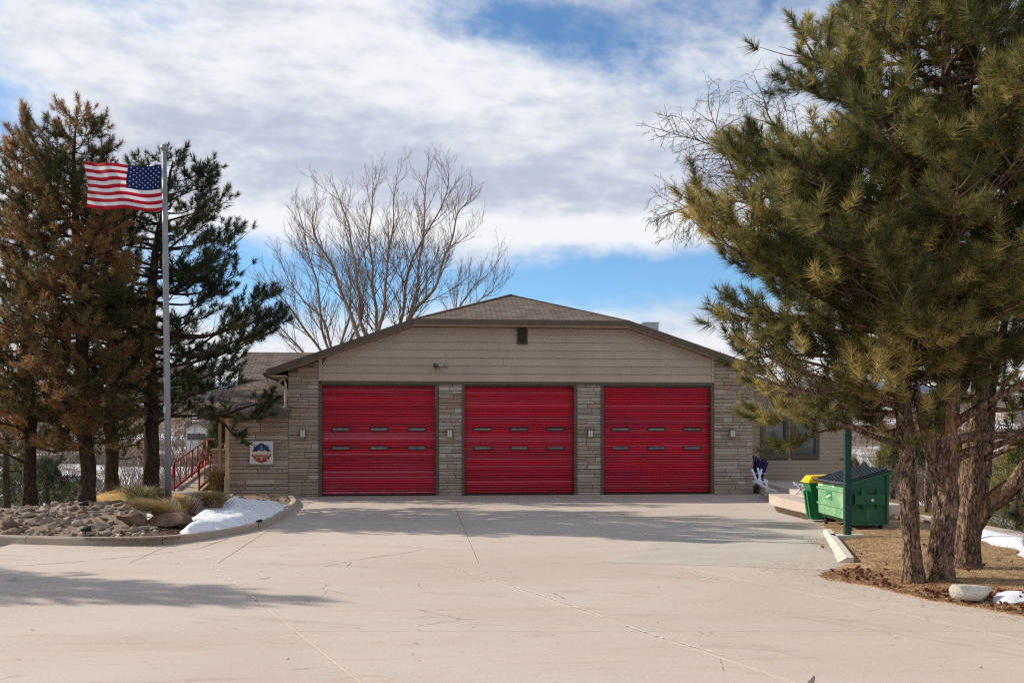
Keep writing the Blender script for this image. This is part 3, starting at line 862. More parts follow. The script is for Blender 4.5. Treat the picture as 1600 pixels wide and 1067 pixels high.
mb = MB(); mb.box((uC-.05, -.03, zT+.045), (uC+.055, .045, ztop(uC))); part('corner_trim', mb, M['siding'])
mb = MB(); mb.box((uD-.018, -.03, zT+.045), (uD+.05, .045, ztop(uD))); part('corner_trim', mb, M['siding'])
mb = MB(); mb.box((uC+.06, -.032, zT-.055), (uD-.02, .045, zT+.048)); part('head_trim', mb, M['trim'])
# --- bay doors
NS = 42
for di, (a, b_) in enumerate(doors):
    zt = zT-.02
    mb = MB(); 
    mb.box((a-.095, -.012, 0), (a-.002, .30, zt)); mb.box((b_+.002, -.012, 0), (b_+.095, .30, zt)); mb.box((a-.001, .06, zt-.09), (b_+.001, .30, zt))
    fr = part('door_frame', mb, M['trim'])
    dr = MB(); dr.box((a+.005, .19, .05), (b_-.005, .215, zt-.08))
    door = part('bay_door', dr, M['door'])
    mb = MB(); mb.box((a+.01, .12, .0), (b_-.01, .185, .055)); part('bottom_seal', mb, M['rubber'], door)
    z0 = .06; h = (zt-.09-z0)/NS
    for k in range(NS):
        mb = MB(); zz = z0+k*h; tl = random.uniform(-.013, .013); prof = []
        # interlocking curved slat
        for q in range(6):
            f = q/5; prof.append((.182-.022*math.sin(f*math.pi)**.7+tl*(f-.5), zz+.004+f*(h-.008)))
        n = 2
        vs = [(u, v_, z_) for u in (a+.012, b_-.012) for v_, z_ in prof]+[(u, .188, z_) for u in (a+.012, b_-.012) for z_ in (zz+.004, zz+h-.004)]
        fs = [(i, 6+i, 7+i, i+1) for i in range(5)]
        mb.add(vs, fs); part('slat', mb, M['door'], door, smooth=True)
    wd_ = .70*(b_-a)/3.73
    for cx_ in (.165, .5, .835):
        for py in (670.5, 700):
            uc = a+(b_-a)*cx_; zc_ = CH-(py-HY)/FP*(Y0+.0+uc*s5)
            mb = MB(); rr = .062; hw = .32*.98; seg_ = []
            for k in range(16):
                an = 2*math.pi*k/16; seg_.append((uc+(hw-rr)*(1 if math.cos(an) >= 0 else -1)+rr*math.cos(an), zc_+rr*math.sin(an)))
            outer_ = [(u, .128, z_) for u, z_ in seg_]
            inner_ = [(uc+(u-uc)*(hw-.03)/hw, .132, zc_+(z_-zc_)*.62) for u, z_ in seg_]
            bk = [(u, .17, z_) for u, z_ in seg_]
            base = len(mb.v); mb.v += outer_+inner_+bk
            for k in range(16):
                j = (k+1) % 16; mb.f += [(k, j, 16+j, 16+k), (32+k, 32+j, j, k)]; mb.m += [0, 0]
            mb.v += [(u, .140, z_) for u, _, z_ in inner_]
            for k in range(16):
                j = (k+1) % 16; mb.f.append((16+k, 16+j, 48+j, 48+k)); mb.m.append(0)
            mb.f.append(tuple(48+k for k in range(16))); mb.m.append(1)
            part('window', mb, [M['rubber'], M['doorglass']], door)
# --- roofs
def plane_roof(name, polys, th=.16):
    mb = MB()
    for p in polys:
        n_ = (Vector(p[1])-Vector(p[0])).cross(Vector(p[2])-Vector(p[1]))
        if n_.z < 0: p = p[::-1]
        mb.prism(p[::-1], (0, 0, th), 1, 1)
        # top face is the second ring: shingle
        k = len(mb.f)-len(p)-1; mb.m[k] = 0
    return mb
VB = 15.8
ue1, ue2 = WU(1197, RV), WU(1346, 1.55)
zs = lambda u: zroof(u)-.16
left = [(ul0, RV, zs(ul0)), (ul1, RV, zs(ul1)), (uR, vR, zs(uR)), (uR, VB, zs(uR)), (ul0, VB, zs(ul0))]
right = [(ur0, RV, zs(ur0)), (ue1, RV, zs(ue1)), (ue1, 1.55, zs(ue1)), (ue2, 1.55, zs(ue2)), (ue2, VB, zs(ue2)), (uR, VB, zs(uR)), (uR, vR, zs(uR))]
hip = [(ul1, RV, zs(ul1)), (ur0, RV, zs(ur0)), (uR, vR, zs(uR))]
def roof_solid(p):
    mb = MB()
    a = Vector(p[1])-Vector(p[0]); b__ = Vector(p[2])-Vector(p[1])
    if a.cross(b__).z < 0: p = p[::-1]
    k = len(p); mb.v = [tuple(q) for q in p]+[(q[0], q[1], q[2]+.16) for q in p]
    mb.f.append(tuple(reversed(range(k)))); mb.m.append(1)
    mb.f.append(tuple(range(k, 2*k))); mb.m.append(0)
    for i in range(k):
        j = (i+1) % k; mb.f.append((i, j, k+j, k+i)); mb.m.append(1)
    return mb
rm = [M['shingle'], M['gutter']]
part('roof', roof_solid(left), rm); part('roof', roof_solid(right), rm)
part('roof', roof_solid(hip), rm)
# fascia boards (proud of the roof edge by 25 mm)
def board(p, q, h, th=.025, v=RV, mat_=M['trim'], name='fascia', drop=.01):
    mb = MB(); (u0, z0), (u1, z1) = p, q
    mb.hexa([(u0, v-th, z0-h-drop), (u1, v-th, z1-h-drop), (u1, v, z1-h-drop), (u0, v, z0-h-drop), (u0, v-th, z0-drop), (u1, v-th, z1-drop), (u1, v, z1-drop), (u0, v, z0-drop)])
    return part(name, mb, mat_)
board((ul0-.02, zroof(ul0-.02)), (ul1-.003, zl1), .215); board((ur0+.003, zr0), (ue1, zroof(ue1)), .215)
board((ul1, zl1), (ur0, zl1), .17, .05)
board((ue1+.01, zroof(ue1)), (ue2, zroof(ue2)), .2, .025, 1.55)
# hip ridge caps
for a, b_ in (((ul1+.05, RV+.05), (uR, vR)), ((ur0-.05, RV+.05), (uR, vR))):
    mb = MB(); n = 14
    for k in range(n):
        f0, f1 = k/n, (k+.97)/n
        p = Vector((a[0]+(b_[0]-a[0])*f0, a[1]+(b_[1]-a[1])*f0, 0)); q = Vector((a[0]+(b_[0]-a[0])*f1, a[1]+(b_[1]-a[1])*f1, 0))
        p.z = zl1+(zR-zl1)*f0+.012; q.z = zl1+(zR-zl1)*f1+.012
        mb.bar(p, q, .20, .02)
    tag(part('ridge_caps', mb, M['shingle']), kind='stuff')
# soffits
mb = MB()
mb.hexa([(ul0+.02, RV+.001, zs(ul0)-.05), (ul1, RV+.001, zs(ul1)-.05), (ul1, .04, zs(ul1)-.05), (ul0+.02, .04, zs(ul0)-.05), (ul0+.02, RV+.001, zs(ul0)-.02), (ul1, RV+.001, zs(ul1)-.02), (ul1, .04, zs(ul1)-.02), (ul0+.02, .04, zs(ul0)-.02)])
part('soffit', mb, M['soffit'])
mb = MB(); mb.box((ul1+.003, RV+.001, zs(ul1)-.05), (ur0-.003, .04, zs(ul1)-.02)); part('soffit', mb, M['soffit'])
mb = MB(); mb.hexa([(ur0, RV+.001, zs(ur0)-.05), (ue1, RV+.001, zs(ue1)-.05), (ue1, .04, zs(ue1)-.05), (ur0, .04, zs(ur0)-.05), (ur0, RV+.001, zs(ur0)-.02), (ue1, RV+.001, zs(ue1)-.02), (ue1, .04, zs(ue1)-.02), (ur0, .04, zs(ur0)-.02)])
part('soffit', mb, M['soffit'])
# boxed eave: soffit from the eave to the wall on the left
mb = MB(); mb.box((ul0+.03, RV+.01, zs(ul0)-.06), (uB-.01, 15, zs(ul0)-.03)); part('soffit', mb, M['soffit'])
# gutter and downspout
mb = MB(); zg = zs(ul0)+.05
prof = [(ul0-.005, zg), (ul0-.005, zg-.13), (ul0-.09, zg-.13), (ul0-.13, zg-.05), (ul0-.13, zg)]
mb.prism([(a, RV+.02, c) for a, c in prof], (0, 15.5, 0)); part('gutter', mb, M['gutter'])
uq, zq = WU(424), zg-.12
mb = MB(); mb.tube([(ul0-.06, RV+.2, zq), (ul0-.03, RV+.2, zq-.18), (ul0+.15, -.18, zq-.32), (uB-.12, -.10, WZ(440, 591)), (uB-.07, -.08, WZ(440, 600)), (uB-.07, -.08, WZ(440, 634)), (uB-.14, -.16, WZ(440, 640)), (uB-.3, -.25, WZ(440, 642))], .042, 8)
part('downspout', mb, M['soffit'], smooth=True)
# low left wing roof
ev = -.55
(a0, za0), (b0, zb0) = W(309, 646, ev), W(452, 641, ev)
zb0 = za0 = (za0+zb0)/2+.0
pw_ = .40
def ray_on(px, py, a=ev, z0=None):     # point where a photo ray meets the front slope z=z0+pw_*(v-ev)
    lo, hi = a, a+12
    for _ in range(40):
        md = (lo+hi)/2
        if W(px, py, md)[1] > z0+pw_*(md-a): lo = md
        else: hi = md
    return (W(px, py, lo)[0], lo, z0+pw_*(lo-a))
zt_ = za0
p1 = ray_on(334, 608, ev, zt_); p2 = ray_on(443, 588.5, ev, zt_)
p3 = (b0, p2[1], p2[2]) if p2[0] > b0 else p2
def sh(p): return (p[0], p[1], p[2]-.16)
part('roof', roof_solid([sh((a0, ev, zt_)), sh((b0, ev, zt_)), sh((uB-.01, p2[1], p2[2])), sh(p2), sh(p1)]), rm)
part('roof', roof_solid([sh(p1), sh(p2), (p2[0], p2[1]+5, p2[2]-1.8), (p1[0]-.6, p2[1]+5, 2.4)]), rm)
board((a0, zt_), (b0, zt_), .20, .04, ev)
mb = MB(); mb.box((a0+.02, ev+.01, zt_-.22), (uB-.02, .02, zt_-.19)); part('soffit', mb, M['soffit'])
# upper rear roof, hip ended
vr_ = 9.0
q = [W(371, 593, vr_), W(380, 550, vr_+3.2), W(470, 551, vr_+3.2), W(480, 593, vr_)]
zE = q[0][1]; zK = q[1][1]
part('roof', roof_solid([(q[0][0], vr_, zE-.16), (uB+1.5, vr_, zE-.16), (uB+1.5, vr_+3.2, zK-.16), (q[1][0], vr_+3.2, zK-.16)]), rm)
board((q[0][0], zE), (uB-.01, zE), .18, .03, vr_)
mb = MB(); mb.box((q[0][0]+.55, vr_+.6, 2.0), (uB-.01, vr_+6, zE-.16)); part('rear_wall', mb, M['siding2'])
# ridge box (roof unit)
(h0, hz0), (h1, hz1) = W(1006, 522, 5), W(1029, 505.5, 5)
rb = MB(); rb.box((h0, 5, hz0-.2), (h1, 5.8, hz1)); rb.box((h0-.03, 4.97, hz1), (h1+.03, 5.83, hz1+.05)); part('roof_vent', rb, M['galv'])
# --- right wing set back 2 m
WV = 2.0
wa, wb = uE-.015, WU(1322, WV)
wz0 = -.1; z = 0.0; bh = .135
wins = [(WU(1191, WV), WU(1230, WV)), (WU(1238, WV), WU(1277.5, WV))]
wz = (WZ(1210, 714, WV), WZ(1210, 655, WV))
mb = MB()
def ztw(u): return zroof(u)-.22
segs = [(wa, wins[0][0]), (wins[0][1], wins[1][0]), (wins[1][1], wb)]
mb.box((wa, WV+.03, -.1), (wb, WV+.25, wz[0])); 
for a, b_ in segs: mb.box((a, WV+.03, wz[0]), (b_, WV+.25, wz[1]))
mb.prism([(wa, WV+.03, wz[1]), (wb, WV+.03, wz[1]), (wb, WV+.03, max(wz[1]+.02, ztw(wb))), (wa, WV+.03, ztw(wa))], (0, .22, 0))
part('wing_wall', mb, M['mortar'])
while z < ztw(wa):
    z1_ = z+bh
    spans = [(wa+.10, wb)]
    if z1_ > wz[0]-.02 and z < wz[1]+.02: spans = [(wa+.10, wins[0][0]-.02), (wins[0][1]+.02, wins[1][0]-.02), (wins[1][1]+.02, wb)]
    ulim = ur0+(z1_+.23-zr0)/mR
    for a, b_ in spans:
        b_ = min(b_, ulim)
        if b_-a < .05: continue
        mb = MB(); mb.hexa([(a, WV+.0, z), (b_, WV+.0, z), (b_, WV+.028, z), (a, WV+.028, z), (a, WV+.018, z1_-.001), (b_, WV+.018, z1_-.001), (b_, WV+.028, z1_-.001), (a, WV+.028, z1_-.001)])
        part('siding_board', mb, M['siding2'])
    z = z1_
mb = MB(); mb.box((wa+.0, WV-.03, 0), (wa+.098, WV+.028, ztw(wa)-.05)); part('corner_trim', mb, M['beige'])
mb = MB(); mb.box((wa-.03+.03, .36, 0), (wa+.05, 1.2, 3.9)); 
for a, b_ in wins:
    mb = MB(); f_ = .085
    mb.box((a-.06, WV-.035, wz[0]-.06), (b_+.06, WV+.05, wz[0]+f_)); mb.box((a-.06, WV-.035, wz[1]-f_), (b_+.06, WV+.05, wz[1]+.06))
    mb.box((a-.06, WV-.035, wz[0]+f_), (a+f_, WV+.05, wz[1]-f_)); mb.box((b_-f_, WV-.035, wz[0]+f_), (b_+.06, WV+.05, wz[1]-f_))
    wn = part('window', mb, M['trim'])
    mb = MB(); g_ = f_; k = .045
    for bx in (((a+g_, wz[0]+g_), (b_-g_, wz[0]+g_+k)), ((a+g_, wz[1]-g_-k), (b_-g_, wz[1]-g_)), ((a+g_, wz[0]+g_+k), (a+g_+k, wz[1]-g_-k)), ((b_-g_-k, wz[0]+g_+k), (b_-g_, wz[1]-g_-k))):
        mb.box((bx[0][0], WV+.0, bx[0][1]), (bx[1][0], WV+.06, bx[1][1]))
    part('sash', mb, flat('slate_sash', (.05, .065, .085), .5), wn)
    mb = MB(); mb.add([(a+g_, WV+.035, wz[0]+g_), (b_-g_, WV+.035, wz[0]+g_), (b_-g_, WV+.035, wz[1]-g_), (a+g_, WV+.035, wz[1]-g_)], [(0,1,2,3)]); part('pane', mb, M['glass'], wn)
# interior darkness is put into the opaque pane colour; side wall of the wing
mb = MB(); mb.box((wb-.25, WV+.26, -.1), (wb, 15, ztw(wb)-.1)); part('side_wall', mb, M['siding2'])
# --- attic vent
(v0, vz0), (v1, vz1) = W(807.5, 538), W(824, 509)
vf_ = MB(); k = .035
vf_.box((v0, -.06, vz0), (v1, -.02, vz0+k)); vf_.box((v0, -.06, vz1-k), (v1, -.02, vz1)); vf_.box((v0, -.06, vz0+k), (v0+k, -.02, vz1-k)); vf_.box((v1-k, -.06, vz0+k), (v1, -.02, vz1-k))
vf_.box((v0+k, -.027, vz0+k), (v1-k, -.022, vz1-k))
vent = part('attic_vent', vf_, M['trim'])
n = 9
for i in range(n):
    z_ = vz0+k+(i+.5)*(vz1-vz0-2*k)/n
    mb = MB(); mb.bar((v0+k, -.048, z_), (v1-k, -.048, z_), .008, .05, up=(0, -.7, .7)); part('louvre', mb, M['bronze'], vent)
# --- porch at the left end: half wall, posts, dark entry behind
pv = 3.0
hw0, hw1 = WU(332, pv), WU(357, pv)
hz = WZ(345, 702, pv)
z = 0; st2 = []
mb = MB(); mb.box((hw0, pv, -.1), (hw1+.3, pv+.25, hz-.05)); part('porch_wall', mb, M['mortar'])
while z < hz-.06:
    h = random.uniform(.11, .2); h = min(h, hz-.05-z); u = hw0
    while u < hw1+.3:
        l_ = random.uniform(.3, .8)
        if u+l_ > hw1+.15: l_ = hw1+.3-u
        mb = MB(); stone_mesh(mb, (u, u+l_, z, z+h, pv, .05)); o_ = part('porch_stone', mb, M['stone']); u += l_
    z += h
mb = MB(); mb.box((hw0-.05, pv-.06, hz-.05), (hw1+.3, pv+.3, hz+.02)); part('coping', mb, M['kerb'])
mb = MB(); mb.box((WU(342.2, pv-.3), pv-.42, 0), (WU(346.6, pv-.3), pv-.30, WZ(344, 640, pv))); part('porch_post', mb, M['beige'])
mb = MB(); u_ = WU(357.5, -.12); mb.box((u_-.10, -.20, 0), (u_+.02, -.08, zt_-.2)); part('porch_post', mb, M['beige'])
mb = MB(); u_ = WU(355.2, -.12); mb.box((u_-.08, -.24, 0), (u_+.005, -.19, WZ(355, 745, -.12))); part('post_base', mb, M['kerb'])
mb = MB(); mb.box((hw0+.05, pv+3.0, -.1), (uA+.5, pv+3.2, 3.0)); mb.box((hw0, pv+.26, .5), (uA, pv+2.99, .8)); part('entry_wall', mb, M['mortar'])
mb = MB(); mb.box((hw0-.1, .0, zt_-.24), (uA-.01, pv+3.4, zt_-.2)); part('porch_ceiling', mb, M['gutter'])
mb = MB(); mb.box((hw0+.4, pv+2.93, .85), (uA-.1, pv+2.99, 2.35)); part('entry_door', mb, M['glass'])
# ---------- things fixed to the wall
def at(u, v, z): return BW(u, v, z)
light_where = ['between the emblem sign and left bay door', 'on the pier between left and middle bay doors', 'on the pier between middle and right bay doors', 'on the stone right of the right bay door']
def wall_light(px, py, lab):
    u, z = W(px, py); p = at(u, -.01, z)
    r_ = thing('wall_lantern', lab, 'wall light', p, TH, 'wall lanterns beside the bay doors')
    mb = MB(); mb.box((-.06, -.03, -.09), (.06, .0, .09)); mb.build('back_plate', M['bronze'], r_, org=OB).location = (0,0,0)
    mb = MB(); mb.box((-.10, -.20, .115), (.10, -.0, .14)); mb.box((-.085, -.185, -.135), (.085, -.03, -.12))
    for a in (-.085, .075):
        for c in (-.185, -.04): mb.box((a, c, -.12), (a+.01, c+.01, .115))
    mb.box((-.005, -.187, -.12), (.005, -.180, .115)); mb.build('cage', M['bronze'], r_, org=OB).location = (0,0,0)
    mb = MB(); mb.box((-.074, -.175, -.119), (.074, -.045, .114)); mb.build('lamp_glass', M['lampglass'], r_, org=OB).location = (0,0,0)
for (px, py), lw in zip([(474, 677), (702.5, 677), (921.5, 677), (1143, 677)], light_where): wall_light(px, py, 'small frosted wall lantern '+lw)
# floodlight / camera above the left door
u, z = W(686, 573); p = at(u, -.03, z)
cm = thing('security_camera', 'grey floodlight and camera on a curved arm on the siding above the bay doors', 'security camera', p, TH)
mb = MB(); mb.box((-.17, -.02, .0), (.30, .0, .11)); mb.build('mounting_plate', M['siding'], cm, org=OB).location = (0,0,0)
mb = MB(); mb.tube([(-.14, -.02, .05), (-.13, -.14, .05), (-.12, -.24, .02), (-.11, -.3, -.0)], [.05, .06, .07, .075], 12); mb.build('flood_lamp', M['bronze'], cm, True, org=OB).location = (0,0,0)
mb = MB(); mb.tube([(-.02, -.06, .03), (.03, -.12, -.07), (.1, -.14, -.1), (.18, -.12, -.07), (.22, -.06, .02)], .016, 8); mb.build('arm', M['galv'], cm, True, org=OB).location = (0,0,0)
mb = MB(); mb.tube([(.22, -.02, .05), (.22, -.1, .04)], .05, 12); mb.tube([(.22, -.06, -.0), (.22, -.07, .10)], [.045, .05], 12); mb.build('sensor_head', M['galv'], cm, True, org=OB).location = (0,0,0)
# emblem sign
(s0, sz0), (s1, sz1) = W(390.5, 725), W(427.5, 689)
su, sz_ = (s0+s1)/2, (sz0+sz1)/2; hs = (s1-s0)/2
sg = thing('emblem_sign', 'square white sign with a blue and red fire department emblem on the stone wall', 'sign', at(su, -.04, sz_), TH)
def spart(name, mb, m_): o = mb.build(name, m_, sg, org=OB); o.location = (0,0,0); return o
hz_ = (sz1-sz0)/2
spart('board', MB().box((-hs, -.02, -hz_), (hs, .01, hz_)), M['signwhite'])
mb = MB()
for a, b_ in (((-hs-.012, -hz_-.012), (hs+.012, -hz_)), ((-hs-.012, hz_), (hs+.012, hz_+.012)), ((-hs-.012, -hz_), (-hs, hz_)), ((hs, -hz_), (hs+.012, hz_))):
    mb.box((a[0], -.024, a[1]), (b_[0], .01, b_[1]))
spart('edge_frame', mb, M['signframe'])
def emb(name, pts, y, m_): spart(name, MB().prism([(a*hs/.39, y, c*hz_/.39) for a, c in pts], (0, .003, 0)), m_)
badge = [(0, .33), (.07, .30), (.13, .25), (.19, .27), (.25, .20), (.25, .12), (.31, .08), (.335, -.02), (.31, -.12), (.27, -.16), (.24, -.24), (.17, -.29), (.08, -.33), (0, -.35)]
badge = badge+[(-a, c) for a, c in badge[-2:0:-1]]
emb('badge', badge, -.0245, M['signred'])
half = [(0, .325), (.07, .295), (.125, .245), (.188, .262), (.243, .195), (.243, .115), (.29, .045)]
emb('badge_top', half+[(-a, c) for a, c in half[:0:-1]], -.0280, M['signblue'])
emb('mountain', [(-.335, 0), (-.30, .055), (-.18, .03), (-.08, .085), (.02, .04), (.10, .09), (.2, .03), (.30, .055), (.335, 0), (.33, -.055), (-.33, -.055)], -.0315, M['signpale'])
emb('dome', [(-.05, .09), (-.045, .18), (-.02, .24), (0, .26), (.02, .24), (.045, .18), (.05, .09)], -.0318, M['signcyan'])
for a, c in ((-1, 1), (1, 1), (-1, -1), (1, -1)):
    mb = MB(); k_ = hs/.39; mb.bar((a*.17*k_, -.031, c*.20*k_), (a*.27*k_, -.031, c*.28*k_), .004, .028, up=(-a*c, 0, 1)); spart('tool_handle', mb, M['signpale'])
def text(body, size, u, z, y, m_):
    cu = bpy.data.curves.new('lettering', 'FONT'); cu.body = body; cu.size = size; cu.align_x = 'CENTER'; cu.align_y = 'CENTER'; cu.extrude = .001; cu.offset = .0012
    o = bpy.data.objects.new('lettering', cu); col.objects.link(o); dg = bpy.context.evaluated_depsgraph_get()
    me = bpy.data.meshes.new_from_object(o.evaluated_get(dg)); bpy.data.objects.remove(o)
    o = bpy.data.objects.new('lettering', me); col.objects.link(o); me.materials.append(m_); o.parent = sg; o.rotation_euler = (R(90), 0, 0); o.location = (u, y, z); return o
text('SOUTH METRO', .078, 0, -.085, -.0285, M['signpale']); text('FIRE RESCUE', .062, 0, -.155, -.0285, M['signpale']);
emb('small_crest', [(-.035, -.21), (0, -.195), (.035, -.21), (.03, -.245), (0, -.26), (-.03, -.245)], -.0285, M['signpale'])
# ================================================================== TREES
def lerp_list(lst, v):
    if v <= lst[0][0]: return lst[0][1:]
    for a, b_ in zip(lst[:-1], lst[1:]):
        if v <= b_[0]:
            f = (v-a[0])/(b_[0]-a[0]); return tuple(p+(q-p)*f for p, q in zip(a[1:], b_[1:]))
    return lst[-1][1:]
def needles(P_, D, size, N, wd, pal, spread=(.25, 1.25)):
    """P_ tuft centres, D twig directions; N needles each -> triangles + tint"""
    n = len(P_); P2 = np.repeat(P_, N, 0); D2 = np.repeat(D, N, 0); s2 = np.repeat(size, N)
    rnd = rng.normal(size=(n*N, 3)); rnd -= (rnd*D2).sum(1)[:, None]*D2; rnd /= np.linalg.norm(rnd, axis=1)[:, None]+1e-9
    f = rng.uniform(0, 1, n*N)
    al = spread[0]+(spread[1]-spread[0])*(f**.8)               # needles low on the shoot stand out, those at the tip point ahead
    dirs = D2*np.cos(al)[:, None]+rnd*np.sin(al)[:, None]
    base = P2-D2*(f*s2*.9)[:, None]
    L = s2*rng.uniform(.65, 1.15, n*N)
    tip = base+dirs*L[:, None]; tip[:, 2] -= L*.08
    sd = np.cross(dirs, rng.normal(size=(n*N, 3))); sd /= np.linalg.norm(sd, axis=1)[:, None]+1e-9
    w_ = wd*rng.uniform(.7, 1.3, n*N)[:, None]
    V = np.stack([base+sd*w_*.5, base-sd*w_*.5, tip], 1)
    return V, np.repeat(pal, N, 0)*rng.uniform(.8, 1.2, (n*N, 1))
def pine(name, label, trunk, depth, prof, n_limb, cols, N=40, nl=.17, wd=.008, bark='bark', explicit=(), dens=1.0, group=None, gz=None, flare=1.35, stems=(), tuftgap=.115, up=.32, rmin=.25, seed=1, world=False, dead=.0, inner=.22, gate=-.34, ysc=1.0):
    sc_y = lambda v: 640-(640-v)*ysc if v < 640 else v
    trunk = [(a, sc_y(b_), r) for a, b_, r in trunk]; prof = [(sc_y(a), b_, r) for a, b_, r in prof]
    """trunk: (px,py,radius_m); prof: (py, left px, right px) half widths"""
    rd = random.Random(seed)
    k = depth/FP
    T = [(*px2w(a, b_, depth), r) for a, b_, r in trunk]
    base = Vector(T[0][:3]); 
    if gz is not None: base.z = gz
    root = thing(name, label, 'pine tree', base, 0, group)
    pts = []; rr = []
    # subdivide the trunk
    for a, b_ in zip(T[:-1], T[1:]):
        n = max(2, int((Vector(b_[:3])-Vector(a[:3])).length/.12))
        for i in range(n):
            f = i/n; pts.append(Vector(a[:3]).lerp(Vector(b_[:3]), f)); rr.append(a[3]+(b_[3]-a[3])*f)
    pts.append(Vector(T[-1][:3])); rr.append(T[-1][3])
    for i in range(len(pts)):
        h = pts[i].z-base.z; pts[i] = pts[i]+Vector((noise.noise(Vector((h*.6, seed, 0))), noise.noise(Vector((h*.6, seed, 9))), 0))*.06*min(1, h)
        if h < .6: rr[i] *= 1+(flare-1)*(1-h/.6)**2
    pts.insert(0, pts[0]-Vector((0, 0, .25))); rr.insert(0, rr[0]*1.1)
    MB().tube(pts, rr, 26, rough=.14, fine_=.09).build('trunk', M[bark], root, True, uv=False)
    zt = [(p.z, p.x, p.y, r) for p, r in zip(pts, rr)]
    for st in stems:
        sp = [px2w(a, b_, depth+dd) for a, b_, r, dd in st]; sr = [s_[2] for s_ in st]
        q = []; qr = []
        for i in range(len(sp)-1):
            for j in range(4): q.append(sp[i].lerp(sp[i+1], j/4)); qr.append(sr[i]+(sr[i+1]-sr[i])*j/4)
        q.append(sp[-1]); qr.append(sr[-1]); MB().tube(q, qr, 16, rough=.15, fine_=.08).build('limb', M[bark], root, True, uv=False)
    pr = sorted([(CH-(py-HY)*k, l_*k, r_*k) for py, l_, r_ in prof])
    zlo, zhi = pr[0][0], pr[-1][0]
    Ptuft, Dtuft = [], []
    tw = MB()
    def secondary(p, dr, L, r):
        n = max(2, int(L/.14)); q = [p]; dd = dr.copy()
        for i in range(n):
            dd = (dd+Vector((rd.uniform(-.16, .16), rd.uniform(-.16, .16), rd.uniform(-.05, .17)))).normalized(); q.append(q[-1]+dd*L/n)
        tw.tube(q, [r*(1-.75*i/n) for i in range(n+1)], 3, cap=False)
        bare = rd.random() < dead
        for i in range(1, n+1):
            if i < n*.2 and L > .5: continue
            if bare and i < n: continue
            m_ = (2 if rd.random() < .55 else 1) if i < n else 2
            for _ in range(m_):
                if rd.random() > dens or noise.noise(q[i]*1.25+Vector((seed, 0, 0))) < gate: continue
                d1 = (q[i]-q[i-1]).normalized()
                d1 = (d1+Vector((rd.uniform(-.9, .9), rd.uniform(-.9, .9), rd.uniform(-.25, .8)))*(.85 if i < n else .5)).normalized()
                l_ = rd.uniform(.08, .2)
                tip = q[i]+d1*l_
                tw.tube([q[i]-d1*.01, tip], [.005, .003], 3, cap=False)
                d1 = (d1+Vector((0, 0, .35))).normalized()
                Ptuft.append(tip); Dtuft.append(d1)
    def limb(q, r0):
        n = len(q)-1; L = sum((q[i+1]-q[i]).length for i in range(n))
        rad = [max(.008, r0*(1-.85*i/n)) for i in range(n+1)]
        MB().tube(q, rad, 7, rough=.12).build('limb', M[bark], root, True, uv=False)
        s_ = rd.uniform(.85, 1.2)*inner*L; side = 1
        while s_ < L:
            f = s_/L*n; i = min(n-1, int(f)); p = q[i].lerp(q[i+1], f-i); dl = (q[i+1]-q[i]).normalized()
            fr = s_/L
            sL = (.26+.60*min(1, L/2.6)*(1-fr)**.5*(.45+fr)+.14*rd.random())*rd.uniform(.75, 1.25)
            ang = R(rd.uniform(30, 75))*side; c, s2 = math.cos(ang), math.sin(ang)
            dr = Vector((dl.x*c-dl.y*s2, dl.x*s2+dl.y*c, dl.z*.5+rd.uniform(-.2, .95))).normalized()
            secondary(p, dr, sL, .013 if sL > .4 else .008)
            side = -side if rd.random() < .8 else side
            s_ += rd.uniform(.6, 1.3)*tuftgap
        secondary(q[-1], (q[-1]-q[-2]).normalized(), .22, .008)
    ga = rd.uniform(0, 6)
    for i in range(n_limb):
        f = (i+.5)/n_limb
        z = zlo+(zhi-zlo)*f**.92
        ga += 2.4+rd.uniform(-.4, .4)
        l_, r_ = lerp_list(pr, z); cx = (1+math.cos(ga))/2
        rad = (l_+(r_-l_)*cx)*rd.choice((rd.uniform(.82, 1.05), rd.uniform(.6, 1.0)))
        rad = max(.12, rad)
        hf = (z-base.z)/(zhi-base.z)
        rise = rad*(-.03+up*1.2*hf) + rad*.12*rd.uniform(-1, 1)
        zs_ = max(base.z+.9, z-rise*.9)
        _, (tx, ty, tr) = 0, lerp_list(zt, zs_)
        st = Vector((tx, ty, zs_)); _, (ex, ey, _r) = 0, lerp_list(zt, z)
        en = Vector((ex+math.cos(ga)*rad, ey+math.sin(ga)*rad, z+rad*.05))
        sag = rad*rd.uniform(.03, .14)
        n = 8; q = []
        w1 = Vector((rd.uniform(-1, 1), rd.uniform(-1, 1), 0))*rad*.08
        for j in range(n+1):
            u_ = j/n; p = st.lerp(en, u_); p.z -= sag*math.sin(u_*math.pi)*(1 if u_ < .6 else .8); p += w1*math.sin(u_*math.pi*1.7)
            q.append(p)
        limb(q, min(tr*.5, .014+.015*rad))
    for ex in explicit:
        q0 = [px2w(a, b_, depth+dd) for a, b_, dd in ex]; q = smooth3(q0, 3)
        limb(q, .05)
    P_ = np.array([tuple(p) for p in Ptuft]); D_ = np.array([tuple(p) for p in Dtuft]); n = len(P_)
    # colour varies branch to branch (position) and shoot to shoot
    cn = np.array([noise.noise(Vector((p[0]*.75, p[1]*.75, p[2]*.9+seed))) for p in P_])*1.25+rng.uniform(-.36, .36, n)+.38
    A = np.array(cols); idx = np.clip(cn, 0, .999)*(len(A)-1); i0 = idx.astype(int); fr = (idx-i0)[:, None]
    pal = A[i0]*(1-fr)+A[np.minimum(i0+1, len(A)-1)]*fr
    V, tn = needles(P_, D_, nl*rng.uniform(.75, 1.2, n), N, wd, pal)
    if len(tw.f): tag(tw.build('twigs', M['twig'], root, uv=False), kind='stuff')
    tag(tris_obj('crown', V, tn, M['needle'], root), kind='stuff')
